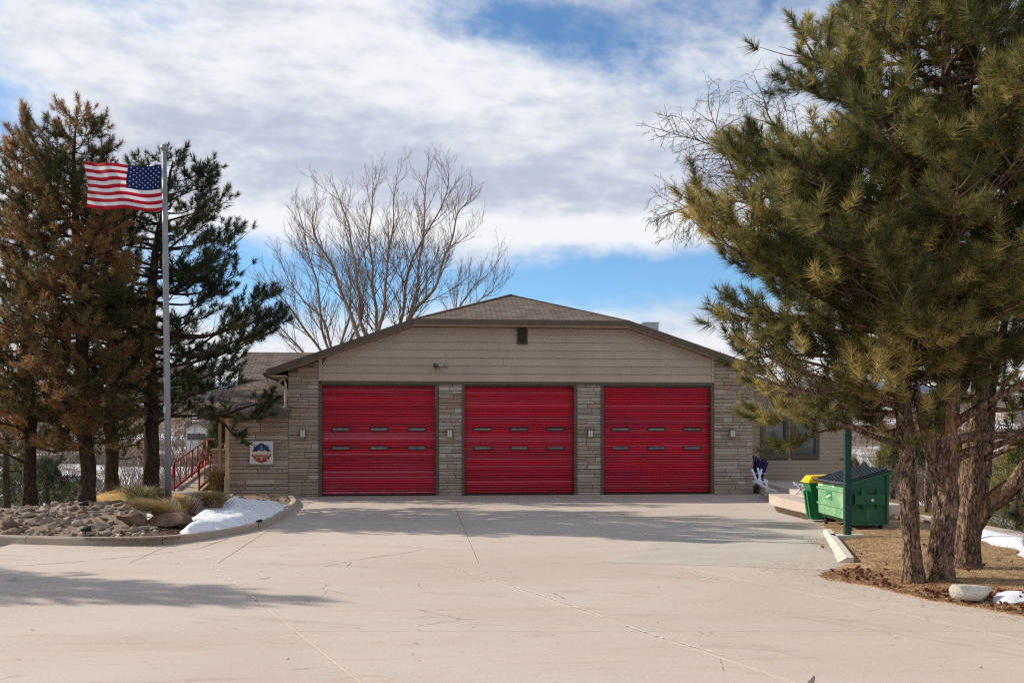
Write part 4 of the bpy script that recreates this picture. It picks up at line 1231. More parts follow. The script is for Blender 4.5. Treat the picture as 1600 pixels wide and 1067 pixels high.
    print(name, 'tufts', n, 'tris', len(V))
    return root
def smooth3(pts, n):
    r_ = []
    for i in range(len(pts)-1):
        p0 = pts[max(0, i-1)]; p1 = pts[i]; p2 = pts[i+1]; p3 = pts[min(len(pts)-1, i+2)]
        for k in range(n):
            t_ = k/n; r_.append(.5*((2*p1)+(p2-p0)*t_+(2*p0-5*p1+4*p2-p3)*t_*t_+(3*p1-p0-3*p2+p3)*t_**3))
    r_.append(pts[-1]); return r_

GREEN = [(.060, .072, .026), (.115, .125, .040), (.20, .19, .06), (.42, .36, .12)]  # bright end of green and olive puts sunlit clumps into the colour
OLIVE = [(.075, .082, .028), (.15, .14, .044), (.27, .235, .075), (.50, .40, .14)]
DARK = [(.020, .036, .018), (.036, .055, .024), (.060, .078, .030), (.12, .125, .045)]
BROWN = [(.070, .075, .030), (.16, .125, .048), (.29, .165, .070), (.37, .195, .09)]
MIXED = [(.045, .055, .022), (.09, .082, .03), (.17, .12, .045), (.26, .18, .06)]
g1 = 'pine trees on the right beside the driveway'; g2 = 'pine trees on the left behind the rock bed'
# ---- right side group
pine('pine_tree', 'slim leaning pine nearest the green bin, left trunk of the joined pair', [(1429, 917, .125), (1422, 800, .118), (1418, 712, .112), (1413, 640, .10), (1414, 558, .095), (1418, 450, .075), (1413, 330, .05), (1400, 215, .02)], 13.9,
     [(690, 60, 20), (650, 150, 25), (610, 235, 40), (560, 280, 80), (500, 300, 90), (455, 300, 80), (380, 325, 80), (330, 315, 80), (270, 235, 70), (215, 90, 50)], 58, OLIVE, N=70, nl=.185, wd=.0082, group=g1, gz=0, dens=.8, inner=.36, gate=-.2,
     explicit=[[(1408, 695, 0), (1360, 680, -.2), (1310, 660, -.3), (1250, 655, -.3), (1195, 652, -.2)], [(1408, 680, 0), (1350, 668, .4), (1290, 672, .6), (1240, 690, .5)], [(1410, 640, 0), (1340, 610, -.5), (1270, 612, -.8), (1215, 600, -.9)], [(1412, 590, 0), (1330, 560, .3), (1230, 555, .4), (1160, 562, .5)], [(1413, 540, 0), (1320, 500, -.3), (1220, 495, -.3), (1135, 505, -.1)], [(1410, 650, 0), (1350, 640, .8), (1300, 640, 1.2)]], seed=3)
pine('pine_tree', 'tallest full crowned green pine, right trunk of the joined pair by the driveway', [(1466, 920, .185), (1473, 800, .160), (1479, 712, .155), (1482, 640, .148), (1485, 500, .15), (1478, 330, .115), (1472, 200, .085), (1476, 100, .06), (1470, 0, .045), (1475, -150, .03), (1478, -270, .012)], 14.1,
     [(610, 40, 70), (565, 150, 150), (520, 250, 210), (450, 280, 230), (380, 378, 220), (330, 392, 230), (270, 350, 230), (225, 345, 220), (170, 318, 210), (105, 262, 200), (50, 205, 190), (15, 150, 180), (-40, 118, 150), (-120, 90, 110), (-200, 70, 70), (-270, 20, 20)], 140, GREEN, N=70, nl=.185, wd=.0082, group=g1, gz=0, inner=.36, gate=-.31,
     stems=[[(1476, 655, .10, 0), (1500, 610, .09, .4), (1530, 540, .06, .8), (1545, 430, .03, 1)], [(1470, 760, .09, 0), (1461, 732, .075, -.05), (1448, 700, .06, -.1), (1440, 660, .045, -.1), (1428, 600, .02, -.1)], [(1481, 668, .08, 0), (1510, 650, .065, -.2), (1560, 618, .05, -.5), (1620, 590, .03, -.8)], [(1481, 690, .08, 0), (1520, 682, .065, .1), (1570, 680, .05, .2), (1620, 668, .03, .3)], [(1480, 722, .08, 0), (1508, 708, .065, -.2), (1545, 700, .05, -.4), (1620, 672, .03, -.8)]], seed=5, dens=.78)
pine('pine_tree', 'gnarled forked pine at the right edge with two thick side stems', [(1507, 897, .20), (1512, 840, .19), (1517, 775, .19), (1521, 712, .165), (1527, 640, .13), (1540, 500, .10), (1550, 300, .07), (1555, 100, .04), (1560, -90, .012)], 15.2,
     [(600, 30, 110), (545, 100, 210), (480, 150, 280), (350, 170, 270), (220, 160, 250), (100, 120, 220), (0, 100, 160), (-90, 30, 40)], 64, GREEN, N=64, nl=.185, wd=.009, group=g1, gz=-.02, bark='bark',
     stems=[[(1519, 822, .15, 0), (1541, 790, .145, -.1), (1566, 770, .13, -.2), (1585, 755, .11, -.3), (1622, 700, .10, -.5), (1650, 600, .08, -.5)], [(1527, 790, .115, .1), (1539, 740, .10, .2), (1542, 690, .09, .3), (1548, 610, .075, .4), (1575, 480, .05, .6)]],
     explicit=[[(1530, 720, 0), (1580, 700, -.4), (1620, 690, -.6), (1660, 680, -.6)], [(1545, 640, 0), (1590, 640, .3), (1640, 630, .6)], [(1600, 740, -.3), (1590, 790, -.3), (1600, 810, -.3)]], seed=8, dens=.8)
# ---- left side group
pine('pine_tree', 'large dark green spreading pine just right of the flagpole', [(236, 783, .235), (237, 690, .20), (236, 600, .175), (234, 500, .15), (236, 430, .12), (248, 340, .08), (262, 270, .05), (270, 222, .02)], 27.6,
     [(655, 40, 70), (600, 95, 125), (545, 105, 175), (510, 110, 200), (480, 110, 190), (440, 110, 138), (400, 108, 152), (350, 102, 128), (300, 90, 108), (262, 68, 82), (235, 45, 55), (218, 15, 22)], 100, DARK, N=34, nl=.19, wd=.015, group=g2, gz=.15, bark='bark_dark', dens=.9, tuftgap=.10, dead=.15, inner=.52, gate=-.16, ysc=.925,
     explicit=[[(238, 668, 0), (262, 652, -.3), (300, 650, -.5), (345, 650, -.8), (395, 655, -1.0), (420, 650, -1.1)], [(350, 650, -.8), (372, 640, -1.3), (400, 632, -1.6), (420, 628, -1.7)], [(330, 652, -.8), (350, 662, -.6), (362, 676, -.5), (370, 684, -.5)], [(240, 612, 0), (290, 575, -.6), (340, 545, -.8), (400, 520, -.8), (436, 505, -.7)], [(240, 590, 0), (290, 555, .8), (340, 520, 1.4), (390, 480, 1.6), (420, 462, 1.6)], [(240, 640, 0), (300, 618, -1.2), (360, 600, -1.4)],
               [(237, 560, 0), (200, 530, -.5), (160, 500, -.8)], [(238, 620, 0), (200, 600, -.8), (150, 600, -1)]], seed=11)
pine('pine_tree', 'tall rusty brown pine just left of the flagpole', [(137, 800, .20), (134, 700, .175), (130, 600, .16), (127, 500, .135), (122, 400, .11), (118, 300, .075), (116, 220, .04), (120, 160, .015)], 25.4,
     [(700, 60, 60), (640, 100, 105), (590, 130, 112), (520, 135, 105), (450, 130, 95), (400, 125, 88), (360, 110, 82), (310, 110, 70), (260, 105, 68), (225, 90, 62), (190, 62, 55), (165, 32, 32), (152, 10, 10)], 100, BROWN, N=32, nl=.18, wd=.0125, group=g2, gz=.12, bark='bark_dark', dens=.95, tuftgap=.12, seed=13, ysc=.95,
     explicit=[[(130, 670, 0), (100, 655, -.5), (80, 650, -.7)], [(132, 660, 0), (165, 640, -.5), (185, 650, -.6)], [(118, 330, 0), (80, 290, -.3), (48, 230, -.4), (42, 195, -.4)], [(120, 420, 0), (160, 350, -.9), (168, 322, -1.3)]])
pine('pine_tree', 'brown needled pine at the far left behind the rocks', [(47, 806, .175), (46, 700, .155), (43, 600, .135), (40, 500, .11), (38, 400, .08), (36, 300, .04), (38, 230, .015)], 26,
     [(705, 60, 60), (640, 95, 95), (590, 100, 95), (520, 100, 95), (450, 95, 80), (380, 85, 70), (320, 72, 55), (270, 50, 40), (232, 15, 15)], 74, BROWN, N=30, nl=.18, wd=.0135, group=g2, gz=-.1, bark='bark_dark', dens=.95, tuftgap=.125, seed=17,
     explicit=[[(46, 680, 0), (20, 665, -.4), (-10, 660, -.6)], [(46, 690, 0), (80, 705, .4), (110, 700, .6)], [(45, 725, 0), (15, 712, -.4), (-15, 700, -.6)]])
pine('pine_tree', 'shaded green pine standing behind the rusty brown one', [(175, 775, .23), (175, 690, .205), (174, 600, .17), (176, 500, .13), (178, 400, .09), (180, 320, .05), (182, 260, .015)], 34,
     [(720, 30, 50), (680, 70, 85), (630, 95, 90), (570, 95, 85), (500, 85, 75), (420, 70, 60), (340, 45, 45), (262, 12, 12)], 64, MIXED, N=26, nl=.2, wd=.018, group=g2, gz=-.1, bark='bark_dark', dens=.8, tuftgap=.18, seed=19)
pine('pine_tree', 'small thin trunked green pine lowest on the slope at the left edge', [(10, 805, .13), (10, 700, .11), (12, 640, .08), (12, 560, .03)], 38,
     [(790, 20, 60), (750, 50, 80), (700, 70, 85), (650, 60, 70), (600, 40, 40), (560, 10, 10)], 30, DARK, N=24, nl=.2, wd=.02, group=g2, bark='bark_dark', dens=.8, tuftgap=.24, seed=23, gz=TZ(-19.3, 38),
     explicit=[[(60, 730, 0), (100, 750, -.3), (130, 770, -.4)]])
# the pine outside the frame on the left whose shadow crosses the driveway
pine('pine_tree', 'dark pine standing outside the left edge of the photo, shading the driveway', [(-800, 868, .22), (-800, 600, .17), (-800, 300, .08), (-800, 20, .015)], 17.2,
     [(700, 60, 60), (600, 150, 150), (500, 150, 150), (400, 130, 130), (250, 90, 90), (120, 50, 50), (30, 10, 10)], 72, DARK, N=30, nl=.22, wd=.018, group='pine trees beyond the left edge', gz=0, bark='bark_dark', dens=1, gate=-.6, tuftgap=.13, seed=29)

# ---- bare deciduous trees
def bare(name, label, cat, depth, leaders, base, seed, matn='bark_pale', twm='twig_pale', levels=3, L0=.42, group=None, up=.10, r0=.10, spacing=.42, droop=0.0, jitter=.13, ang=(22, 45), side=1.6):
    rd = random.Random(seed); root = thing(name, label, cat, base, 0, group); tw = MB()
    def grow(p, d_, L, r, lev):
        n = 4 if lev < 3 else 3; q = [p]; dd = d_
        for i in range(n):
            dd = (dd+Vector((rd.uniform(-1, 1), rd.uniform(-1, 1), rd.uniform(-.6, .6)))*jitter+Vector((0, 0, up-droop*lev))).normalized(); q.append(q[-1]+dd*L/n)
        tw.tube(q, [max(.0045, r*(1-.8*i/n)) for i in range(n+1)], 5 if lev == 1 else 3, cap=False)
        if lev >= levels: return
        m_ = max(2, int(L/(spacing*.62**(lev))))
        for i in range(m_):
            f = .2+.8*(i+rd.random())/m_; f = min(f, .98)*n; j = int(f); pp = q[j].lerp(q[j+1], f-j); dl = (q[j+1]-q[j]).normalized()
            ax = dl.orthogonal().normalized(); a = rd.uniform(0, 6.28); b_ = dl.cross(ax); o_ = ax*math.cos(a)+b_*math.sin(a); t_ = R(rd.uniform(*ang))
            grow(pp, (dl*math.cos(t_)+o_*math.sin(t_)).normalized(), L*rd.uniform(.35, .6)*(1-.25*i/m_), r*.5, lev+1)
    for ld in leaders:
        if name == 'cottonwood_tree': ld = [(a, 560-(560-b_)*.90 if b_ < 560 else b_, c) for a, b_, c in ld]
        pts = smooth3([px2w(a, b_, depth+dd) for a, b_, dd in ld], 5); n = len(pts)-1
        rb = r0 if len(ld[0]) < 4 else ld[0][3]
        pts = [p+Vector((noise.noise(p*.7), noise.noise(p*.7+Vector((5, 0, 0))), 0))*.16 for p in pts]
        L = sum((pts[i+1]-pts[i]).length for i in range(n))
        MB().tube(pts, [max(.008, rb*(1-.88*i/n)) for i in range(n+1)], 8).build('limb', M[matn], root, True, uv=False)
        s_ = L*.26
        while s_ < L:
            f = s_/L*n; i = min(n-1, int(f)); p = pts[i].lerp(pts[i+1], f-i); dl = (pts[i+1]-pts[i]).normalized()
            a = rd.uniform(0, 6.28); ax = dl.orthogonal().normalized(); b_ = dl.cross(ax); o_ = ax*math.cos(a)+b_*math.sin(a); t_ = R(rd.uniform(*ang))
            grow(p, (dl*math.cos(t_)+o_*math.sin(t_)).normalized(), side*rd.uniform(.6, 1.15)*(1.0-.5*abs(s_/L-.45)/.55), rb*.26*(1.05-.8*s_/L)+.006, 1)
            s_ += spacing*rd.uniform(.5, 1.2)
        grow(pts[-1], (pts[-1]-pts[-2]).normalized(), .7, .012, 1)
    tag(tw.build('crown', M[twm], root, uv=False), kind='stuff')
    print(name, 'faces', len(tw.f))
    return root
gb = 'bare trees rising behind the fire station'
DB = 46
def bz(px, py, dd=DB): p = px2w(px, py, dd); return Vector((p.x, p.y, TZ(p.x, p.y)))
bare('cottonwood_tree', 'large vase shaped leafless tree behind the left half of the station roof', 'bare tree', DB,
     [[(583, 640, 0), (584, 560, 0), (565, 500, 0), (560, 445, -.3), (553, 380, -.5), (542, 320, -.6), (522, 262, -.6)],
      [(585, 640, 0), (587, 560, 0), (597, 490, 0), (603, 420, .4), (612, 340, .6), (619, 245, .6)],
      [(588, 640, 0), (592, 560, 0), (588, 480, .8), (580, 400, 1.2), (578, 320, 1.3), (585, 250, 1.3)],
      [(598, 640, 0), (612, 560, 0), (646, 470, .3), (655, 400, .3), (662, 320, 0), (668, 235, 0)],
      [(600, 640, 0), (620, 560, 0), (640, 490, 0), (676, 440, -.7), (700, 370, -1), (716, 310, -1), (738, 285, -1)],
      [(598, 640, 0), (610, 550, 0), (630, 480, 1.5), (640, 400, 1.8), (690, 300, 1.8), (700, 240, 1.8)],
      [(575, 560, 0), (545, 480, .8), (520, 400, 1.2), (490, 350, 1.4), (485, 310, 1.3)]], bz(590, 640), 31, group=gb, r0=.115, spacing=.40, side=2.5, up=.13, jitter=.11, ang=(22, 48))
bare('cottonwood_tree', 'smaller leafless tree behind the left eave of the station', 'bare tree', DB+2,
     [[(520, 640, 0), (516, 560, 0), (503, 500, 0), (496, 430, 0), (478, 360, -.3), (465, 300, -.3)],
      [(522, 640, 0), (520, 560, 0), (508, 500, .5), (480, 465, .9), (450, 425, 1.2), (432, 375, 1.2)],
      [(524, 640, 0), (530, 560, 0), (545, 490, 0), (548, 430, 0), (535, 370, 0)],
      [(520, 620, 0), (500, 545, 0), (470, 500, -.8), (440, 455, -1), (415, 430, -1)],
      [(522, 600, 0), (545, 540, .6), (565, 480, .8), (560, 420, .8)],
      [(515, 620, 0), (480, 560, .5), (450, 520, .7), (425, 490, .8)]], bz(520, 640, DB+2), 37, group=gb, r0=.085, spacing=.42, side=2.3, up=.13, jitter=.09, ang=(20, 42))
bare('cottonwood_tree', 'sparse leafless treetop rising behind the left slope of the hip roof', 'bare tree', DB+4,
     [[(700, 640, 0), (702, 560, 0), (715, 480, 0), (735, 440, 0), (765, 410, 0), (781, 378, 0)],
      [(700, 640, 0), (700, 560, 0), (712, 490, .5), (716, 440, .8), (718, 415, .8)],
      [(702, 640, 0), (715, 560, 0), (740, 470, -.4), (765, 445, -.5), (785, 420, -.5)]], bz(700, 640, DB+4), 41, group=gb, r0=.07, spacing=.42, side=1.8, up=.18, jitter=.09)
bare('birch_tree', 'leafless birch with arching drooping branches behind the big right pine', 'bare tree', 24,
     [[(1452, 800, 0), (1448, 700, 0), (1400, 560, 0), (1320, 440, 0), (1230, 350, 0), (1165, 300, -.2), (1135, 240, -.3), (1110, 175, -.3)],
      [(1452, 790, 0), (1446, 650, 0), (1380, 480, .3), (1280, 360, .4), (1190, 300, .5), (1120, 235, .5), (1052, 208, .5)],
      [(1450, 800, 0), (1440, 640, 0), (1370, 420, .5), (1280, 280, .5), (1210, 200, .5), (1195, 150, .4)],
      [(1448, 700, 0), (1400, 550, -.5), (1290, 400, -.6), (1180, 325, -.6), (1110, 315, -.6), (1060, 330, -.6)],
      [(1448, 700, 0), (1380, 620, -.8), (1300, 575, -1.2), (1230, 560, -1.4), (1200, 575, -1.4)],
      [(1450, 760, 0), (1470, 600, 1), (1500, 450, 1), (1530, 350, 1)]], (10.05, 24, TZ(10.05, 24)), 43, 'bark', 'twig_birch', levels=3, up=.0, droop=.045, r0=.07, spacing=.24, jitter=.2, ang=(30, 65), side=1.5)
# bare saplings on the slope beyond the ramp, and right slope
for i, (px, dpt, h, sd) in enumerate([(300, 60, 5.0, 1), (286, 52, 3.6, 2), (322, 70, 5.4, 3), (255, 58, 4, 4)]):
    p = px2w(px, 700, dpt); z0 = TZ(p.x, p.y); kk = FP/dpt; pyb = HY+(CH-z0)*kk
    bare('bare_sapling', ['leafless sapling on the snowy slope right above the left red railing', 'short leafless sapling nearest the large dark pine trunk and the ramp foot', 'tallest leafless sapling beside the porch half wall', 'leafless sapling on the snow directly left of the flagpole'][i], 'sapling', dpt,
         [[(px, pyb, 0), (px+4, pyb-h*kk*.4, 0), (px-3, pyb-h*kk*.7, 0), (px+5, pyb-h*kk, 0)], [(px, pyb, 0), (px-8, pyb-h*kk*.35, .3), (px-20, pyb-h*kk*.8, .6)], [(px, pyb, 0), (px+9, pyb-h*kk*.35, -.3), (px+20, pyb-h*kk*.85, -.6)]],
         (p.x, p.y, z0), 50+sd, 'twig_birch', 'twig_birch', levels=2, r0=.05, spacing=.4, side=1.0, group='leafless saplings beyond the red railing')

# ---- scrub oak thickets and junipers on the far slopes
def thicket(name, boxes, n, hmin, hmax, wd, cols):
    P_ = []
    per = n//len(boxes)
    for (x0, x1, y0, y1) in boxes:
        for _ in range(per):
            x, y = random.uniform(x0, x1), random.uniform(y0, y1)
            if noise.noise(Vector((x*.12, y*.12, 5))) < -.12: continue
            P_.append((x, y, TZ(x, y)))
    P_ = np.array(P_); n = len(P_); k = 5
    P_ = np.repeat(P_, k, 0); n *= k; P_ += rng.normal(size=(n, 3))*(.3, .3, 0)
    h = rng.uniform(hmin, hmax, n); st = rng.uniform(0, .6, n)[:, None]*h[:, None]
    D = np.stack([rng.normal(0, .45, n), rng.normal(0, .45, n), np.ones(n)], 1); D /= np.linalg.norm(D, axis=1)[:, None]
    B = P_+D*st; T_ = B+(D+rng.normal(0, .35, (n, 3)))*(h*.45)[:, None]
    S_ = np.cross(D, rng.normal(size=(n, 3))); S_ /= np.linalg.norm(S_, axis=1)[:, None]
    V = np.stack([B-S_*wd, B+S_*wd, T_], 1)
    ct = np.array(cols)[rng.integers(0, len(cols), n)]*rng.uniform(.7, 1.3, (n, 1))
    return tag(tris_obj(name, V, ct, M['blade'], None), kind='stuff')
PUR = [(.16, .115, .10), (.12, .085, .08), (.21, .16, .13), (.10, .07, .06)]
thicket('scrub_thicket', [(15, 30, 27, 36), (17, 42, 36, 52), (20, 60, 50, 75)], 9000, 1.2, 2.6, .012, PUR)
thicket('scrub_thicket', [(-60, -16, 60, 80), (-90, -20, 85, 130), (20, 90, 75, 130)], 9000, 1.5, 3.2, .03, PUR)
thicket('hillside_scrub', [(-170, 10, 150, 330), (20, 180, 130, 330)], 14000, 2, 4.5, .09, PUR+[(.09, .08, .05)])
def juniper(px, dpt, h, wdt, label, seed, cols, group='junipers and small evergreens on the slopes'):
    p = px2w(px, 700, dpt); z0 = TZ(p.x, p.y); root = thing('juniper_tree', label, 'evergreen', (p.x, p.y, z0), 0, group); rd = random.Random(seed)
    MB().tube([(p.x, p.y, z0-.2), (p.x, p.y, z0+h*.55), (p.x, p.y, z0+h*.95)], [.12, .07, .02], 6).build('trunk', M['bark_dark'], root)
    n = int(700); P_ = []; D_ = []
    for _ in range(n):
        f = rd.random()**.8; a = rd.uniform(0, 6.28); rr_ = wdt*(1-f)**.75*(.55+.55*rd.random())*(1+.35*noise.noise(Vector((math.cos(a)*1.5, f*5, seed+math.sin(a)*1.5))))
        v = Vector((math.cos(a)*rr_, math.sin(a)*rr_, .12*h+f*h*.88)); P_.append((p.x+v.x, p.y+v.y, z0+v.z)); dv = Vector((v.x, v.y, .6+rd.random()*.5)).normalized(); D_.append(tuple(dv))
    P_ = np.array(P_); D_ = np.array(D_); pal = np.array(cols)[rng.integers(0, len(cols), n)]
    V, tn = needles(P_, D_, .30*rng.uniform(.7, 1.2, n)*h/3, 16, .012*dpt/24, pal)
    tag(tris_obj('crown', V, tn, M['needle'], root), kind='stuff')
juniper(1350, 75, 3.1, 1.3, 'dark bushy evergreen just above the open green bin, in front of the brown house', 1, DARK)
juniper(1334, 62, 2.8, 1.1, 'small olive evergreen between the green post and the brown house', 2, GREEN)
juniper(1395, 48, 3.2, 1.5, 'yellow green evergreen between the green bin and the slim pine trunk', 3, GREEN)
juniper(1500, 34, 2.6, 1.0, 'small evergreen seen between the two thick right hand trunks', 4, GREEN)
juniper(1592, 27, 3.0, 1.5, 'round olive evergreen at the right edge above the snow', 5, GREEN)
juniper(1425, 70, 5, 2.2, 'blue grey evergreen beyond the pale scrub between the pine trunks', 6, DARK)
juniper(342, 46, 3.6, 1.2, 'slender evergreen above the porch half wall', 7, DARK)
juniper(75, 42, 2.6, 1.7, 'low dark evergreen left of the parked car', 8, DARK)
juniper(40, 44, 3.0, 1.9, 'low dark evergreen at the far left below the lawn crest', 9, DARK)
# ================================================================== LEFT BED CONTENTS
def rock_mesh(sx, sy, sz, seed, sub=1, flatn=.6):
    bm = __import__('bmesh').new(); bmesh_ops = __import__('bmesh').ops
    bmesh_ops.create_icosphere(bm, subdivisions=sub, radius=1); rd = random.Random(seed)
    planes = [(Vector((rd.gauss(0, 1), rd.gauss(0, 1), rd.gauss(0, 1))).normalized(), rd.uniform(.34, .66)) for _ in range(6)]
    for v in bm.verts:
        c = v.co.copy()
        for n_, d_ in planes:
            q = c.dot(n_)
            if q > d_: c -= n_*(q-d_)
        c *= 1+.03*noise.noise(c*2+Vector((seed, 0, 0)))
        v.co = Vector((c.x*sx, c.y*sy, c.z*sz))
    me = bpy.data.meshes.new('rock'); bm.to_mesh(me); bm.free(); return me
rock_meshes = [rock_mesh(random.uniform(.8, 1.3), random.uniform(.6, 1), random.uniform(.4, .7), i, 2) for i in range(14)]
for me in rock_meshes: me.materials.append(M['rock'])
def rock(x, y, z, s, lab, grp, cat='rock', name='rock', me=None, rot=None):
    o = bpy.data.objects.new(name, me or random.choice(rock_meshes)); col.objects.link(o); o.location = (x, y, z)
    o.scale = (s, s, s); o.rotation_euler = rot or (random.uniform(-.5, .5), random.uniform(-.5, .5), random.uniform(0, 6.28)); tag(o, lab, cat, grp); return o
snow_px = [(272, 829), (292, 812), (308, 806), (283, 800), (276, 795), (296, 790), (322, 792), (338, 799), (352, 796), (344, 789), (370, 786), (420, 788), (446, 782), (462, 781), (478, 789), (472, 803), (457, 818), (428, 832), (400, 838), (362, 843), (322, 846), (296, 842)]
snow_poly = []
_in = inwards(outer, .06); _inset = [(p.x, p.y) for p in _in]+[(p.x, p.y) for p in back]
for p in smooth_poly([G(a, b_, .22) for a, b_ in snow_px+snow_px[:1]], 3)[:-1]:
    if not inpoly(p.x, p.y, _inset):
        bd = 1e9
        for a, b_ in zip(_in[:-1], _in[1:]):
            ac = b_-a; tt = max(0, min(1, (Vector((p.x, p.y, 0))-a).dot(ac)/max(1e-9, ac.dot(ac)))); q = a+ac*tt
            if (Vector((p.x, p.y, 0))-q).length < bd: bd = (Vector((p.x, p.y, 0))-q).length; bp = q
        p = bp
    snow_poly.append((p.x+random.uniform(-.015, .015), p.y+random.uniform(-.015, .015)))
def SZ(x, y):
    d_ = dpoly(x, y, snow_poly)
    inside = BZ(x, y) if inpoly(x, y, poly_bed) else .15
    return inside-.03+.22*sstep(0, .30, d_)+.10*sstep(.2, 1.2, d_)+.075*noise.noise(Vector((x*1.6, y*1.6, 2)))+.02*noise.noise(Vector((x*5, y*5, 2)))
sheet('snow_patch', snow_poly, SZ, .09, M['snow'], kind='stuff')
sm = [tuple(G(a, b_, .3)[:2]) for a, b_ in [(228, 806), (236, 798), (250, 800), (247, 810), (232, 812)]]
sheet('snow_patch', sm, lambda x, y: BZ(x, y)+.02+.08*sstep(0, .2, dpoly(x, y, sm)), .05, M['snow'], kind='stuff')
# dense angular rocks: 3 zones
placed = []
zones = [([(-20, 842), (60, 843), (200, 846), (262, 838), (230, 812), (170, 806), (120, 800), (60, 806), (-30, 812)], 185, .085, .20, 'loose tan rock in the front left field of the rock bed, behind the kerb'), ([(60, 806), (230, 806), (250, 790), (200, 785), (140, 795)], 48, .12, .25, 'tan rock between the pine trunks and the flagpole'),
         ([(330, 786), (385, 786), (462, 783), (458, 776), (430, 775), (390, 778), (330, 780)], 50, .08, .17, 'small grey tan rock in the row behind the snow patch'), ([(255, 832), (275, 838), (320, 835), (318, 831), (290, 830)], 12, .10, .16, 'pale rock against the kerb at the front tip of the snow patch'), ([(250, 792), (330, 792), (330, 781), (250, 783)], 20, .10, .2, 'tan rock beside the ornamental grass right of the flagpole')]
rk = 0
for zn, cnt, a, b_, zl_ in zones:
    poly = [tuple(G(x, y, .2)[:2]) for x, y in zn]; x0, x1 = min(p[0] for p in poly), max(p[0] for p in poly); y0, y1 = min(p[1] for p in poly), max(p[1] for p in poly)
    tries = 0; c = 0
    while c < cnt and tries < 6000:
        tries += 1; x, y = random.uniform(x0, x1), random.uniform(y0, y1)
        if not inpoly(x, y, poly) or not inpoly(x, y, poly_bed): continue
        s = random.uniform(a, b_)*random.uniform(.7, 1.1)
        if any((x-p)**2+(y-q)**2 < (.62*(s+r_))**2 for p, q, r_ in placed): continue
        if dpoly(x, y, poly_bed) < s*.5: continue
        placed.append((x, y, s)); zz = BZ(x, y)
        if inpoly(x, y, snow_poly): zz = SZ(x, y)
        rock(x, y, zz+s*.12, s, zl_, 'landscaping rocks in the left bed'); c += 1; rk += 1
print('rocks', rk)
def boulder(px, py, wpx, hpx, depth_z, lab, m_, seed, rz=0, tilt=0, flat_=1.0):
    p = G(px, py, depth_z); k = p.y/FP; sx = wpx*k/2/.86; sz = hpx*k/2/.8*1.25; me = rock_mesh(sx, sx*.6*flat_, sz, seed, 3); me.materials.append(m_); me.name = 'boulder'
    o = bpy.data.objects.new('boulder', me); col.objects.link(o); o.location = (p.x, p.y+sx*.35, depth_z+sz*.35); o.rotation_euler = (0, tilt, rz); tag(o, lab, 'boulder', 'boulders in the planting beds'); return o
boulder(207, 822, 54, 32, .22, 'large dark weathered boulder left of the small snow clump', M['boulder'], 101, .2)
boulder(266, 824, 92, 22, .2, 'long low reddish brown boulder against the left end of the snow patch', M['boulder'], 104, .1, -.12)
boulder(6, 832, 34, 22, .1, 'dark boulder at the left edge of the rock bed', M['boulder'], 107)
boulder(148, 793, 26, 14, .3, 'pale rounded boulder beside the rusty pine trunk', M['rock'], 110)
boulder(1527, 936, 66, 26, .06, 'smooth pale boulder lying in the pine needles at the lower right', M['palerock'], 113, .0, .1)
sp2 = [tuple(G(a, b_, .06)[:2]) for a, b_ in [(1545, 930), (1562, 926), (1610, 930), (1612, 938), (1580, 940), (1555, 938)]]
sheet('snow_patch', sp2, lambda x, y: LZ(x, y)+.01+.05*sstep(0, .15, dpoly(x, y, sp2)), .04, M['snow'], kind='stuff')
def GT(px, py):
    y = 6.0; k = (px-CX)/FP; m_ = (py-HY)/FP
    while y < 140 and CH-m_*y > TZ(k*y, y): y += .05
    return (k*y, y)
# snow on the slope to the right, beyond the litter
sp3 = [GT(a, b_) for a, b_ in [(1440, 812), (1470, 815), (1520, 828), (1560, 832), (1700, 850), (1700, 900), (1640, 900), (1600, 890), (1560, 878), (1572, 871), (1535, 864), (1505, 852), (1480, 838), (1440, 826)]]
sheet('snow_patch', sp3, lambda x, y: TZ(x, y)+.10+.12*sstep(0, .5, dpoly(x, y, sp3))+.03*noise.noise(Vector((x, y, 0))), .16, M['snow'], kind='stuff')
# rocks by the dumpster and under the pines
for i in range(26):
    px, py = random.uniform(1382, 1500), random.uniform(792, 812) if i % 3 else random.uniform(800, 826)
    p = G(px, py, 0); s = random.uniform(.12, .26); rock(p.x, p.y, LZ(p.x, p.y) if inpoly(p.x, p.y, lit) else TZ(p.x, p.y)+.08, s, 'tan rock in the loose pile behind the green bin and pine trunks', 'rocks behind the green bin')
# ornamental grasses
def grass_clump(px, py, z, h, r_, n, cols, lab, lean=(0, 0), grp='clumps of dry ornamental grass'):
    p = G(px, py, z); b0 = Vector((p.x, p.y, BZ(p.x, p.y) if inpoly(p.x, p.y, poly_bed) else z)); root = thing('ornamental_grass', lab, 'grass clump', b0, 0, grp)
    a = rng.uniform(0, 2*np.pi, n); rr_ = np.sqrt(rng.uniform(0, 1, n))*r_
    B = np.stack([b0.x+np.cos(a)*rr_*.35, b0.y+np.sin(a)*rr_*.35, np.full(n, b0.z)], 1)
    hh = h*rng.uniform(.5, 1.1, n); O = np.stack([np.cos(a)*rr_+lean[0]*hh, np.sin(a)*rr_+lean[1]*hh, hh], 1)
    Md = B+O*.55+np.stack([np.zeros(n), np.zeros(n), hh*.12], 1); T_ = B+O*np.array([1.25, 1.25, .85]); 
    S_ = np.stack([-np.sin(a), np.cos(a), np.zeros(n)], 1)*.009
    V = np.concatenate([np.stack([B-S_, B+S_, Md], 1), np.stack([Md-S_*.9, Md+S_*.9, T_], 1)])
    ct = np.array(cols)[rng.integers(0, len(cols), n)]*rng.uniform(.7, 1.25, (n, 1)); ct = np.concatenate([ct, ct])
    tag(tris_obj('blades', V, ct, M['blade'], root), kind='stuff')
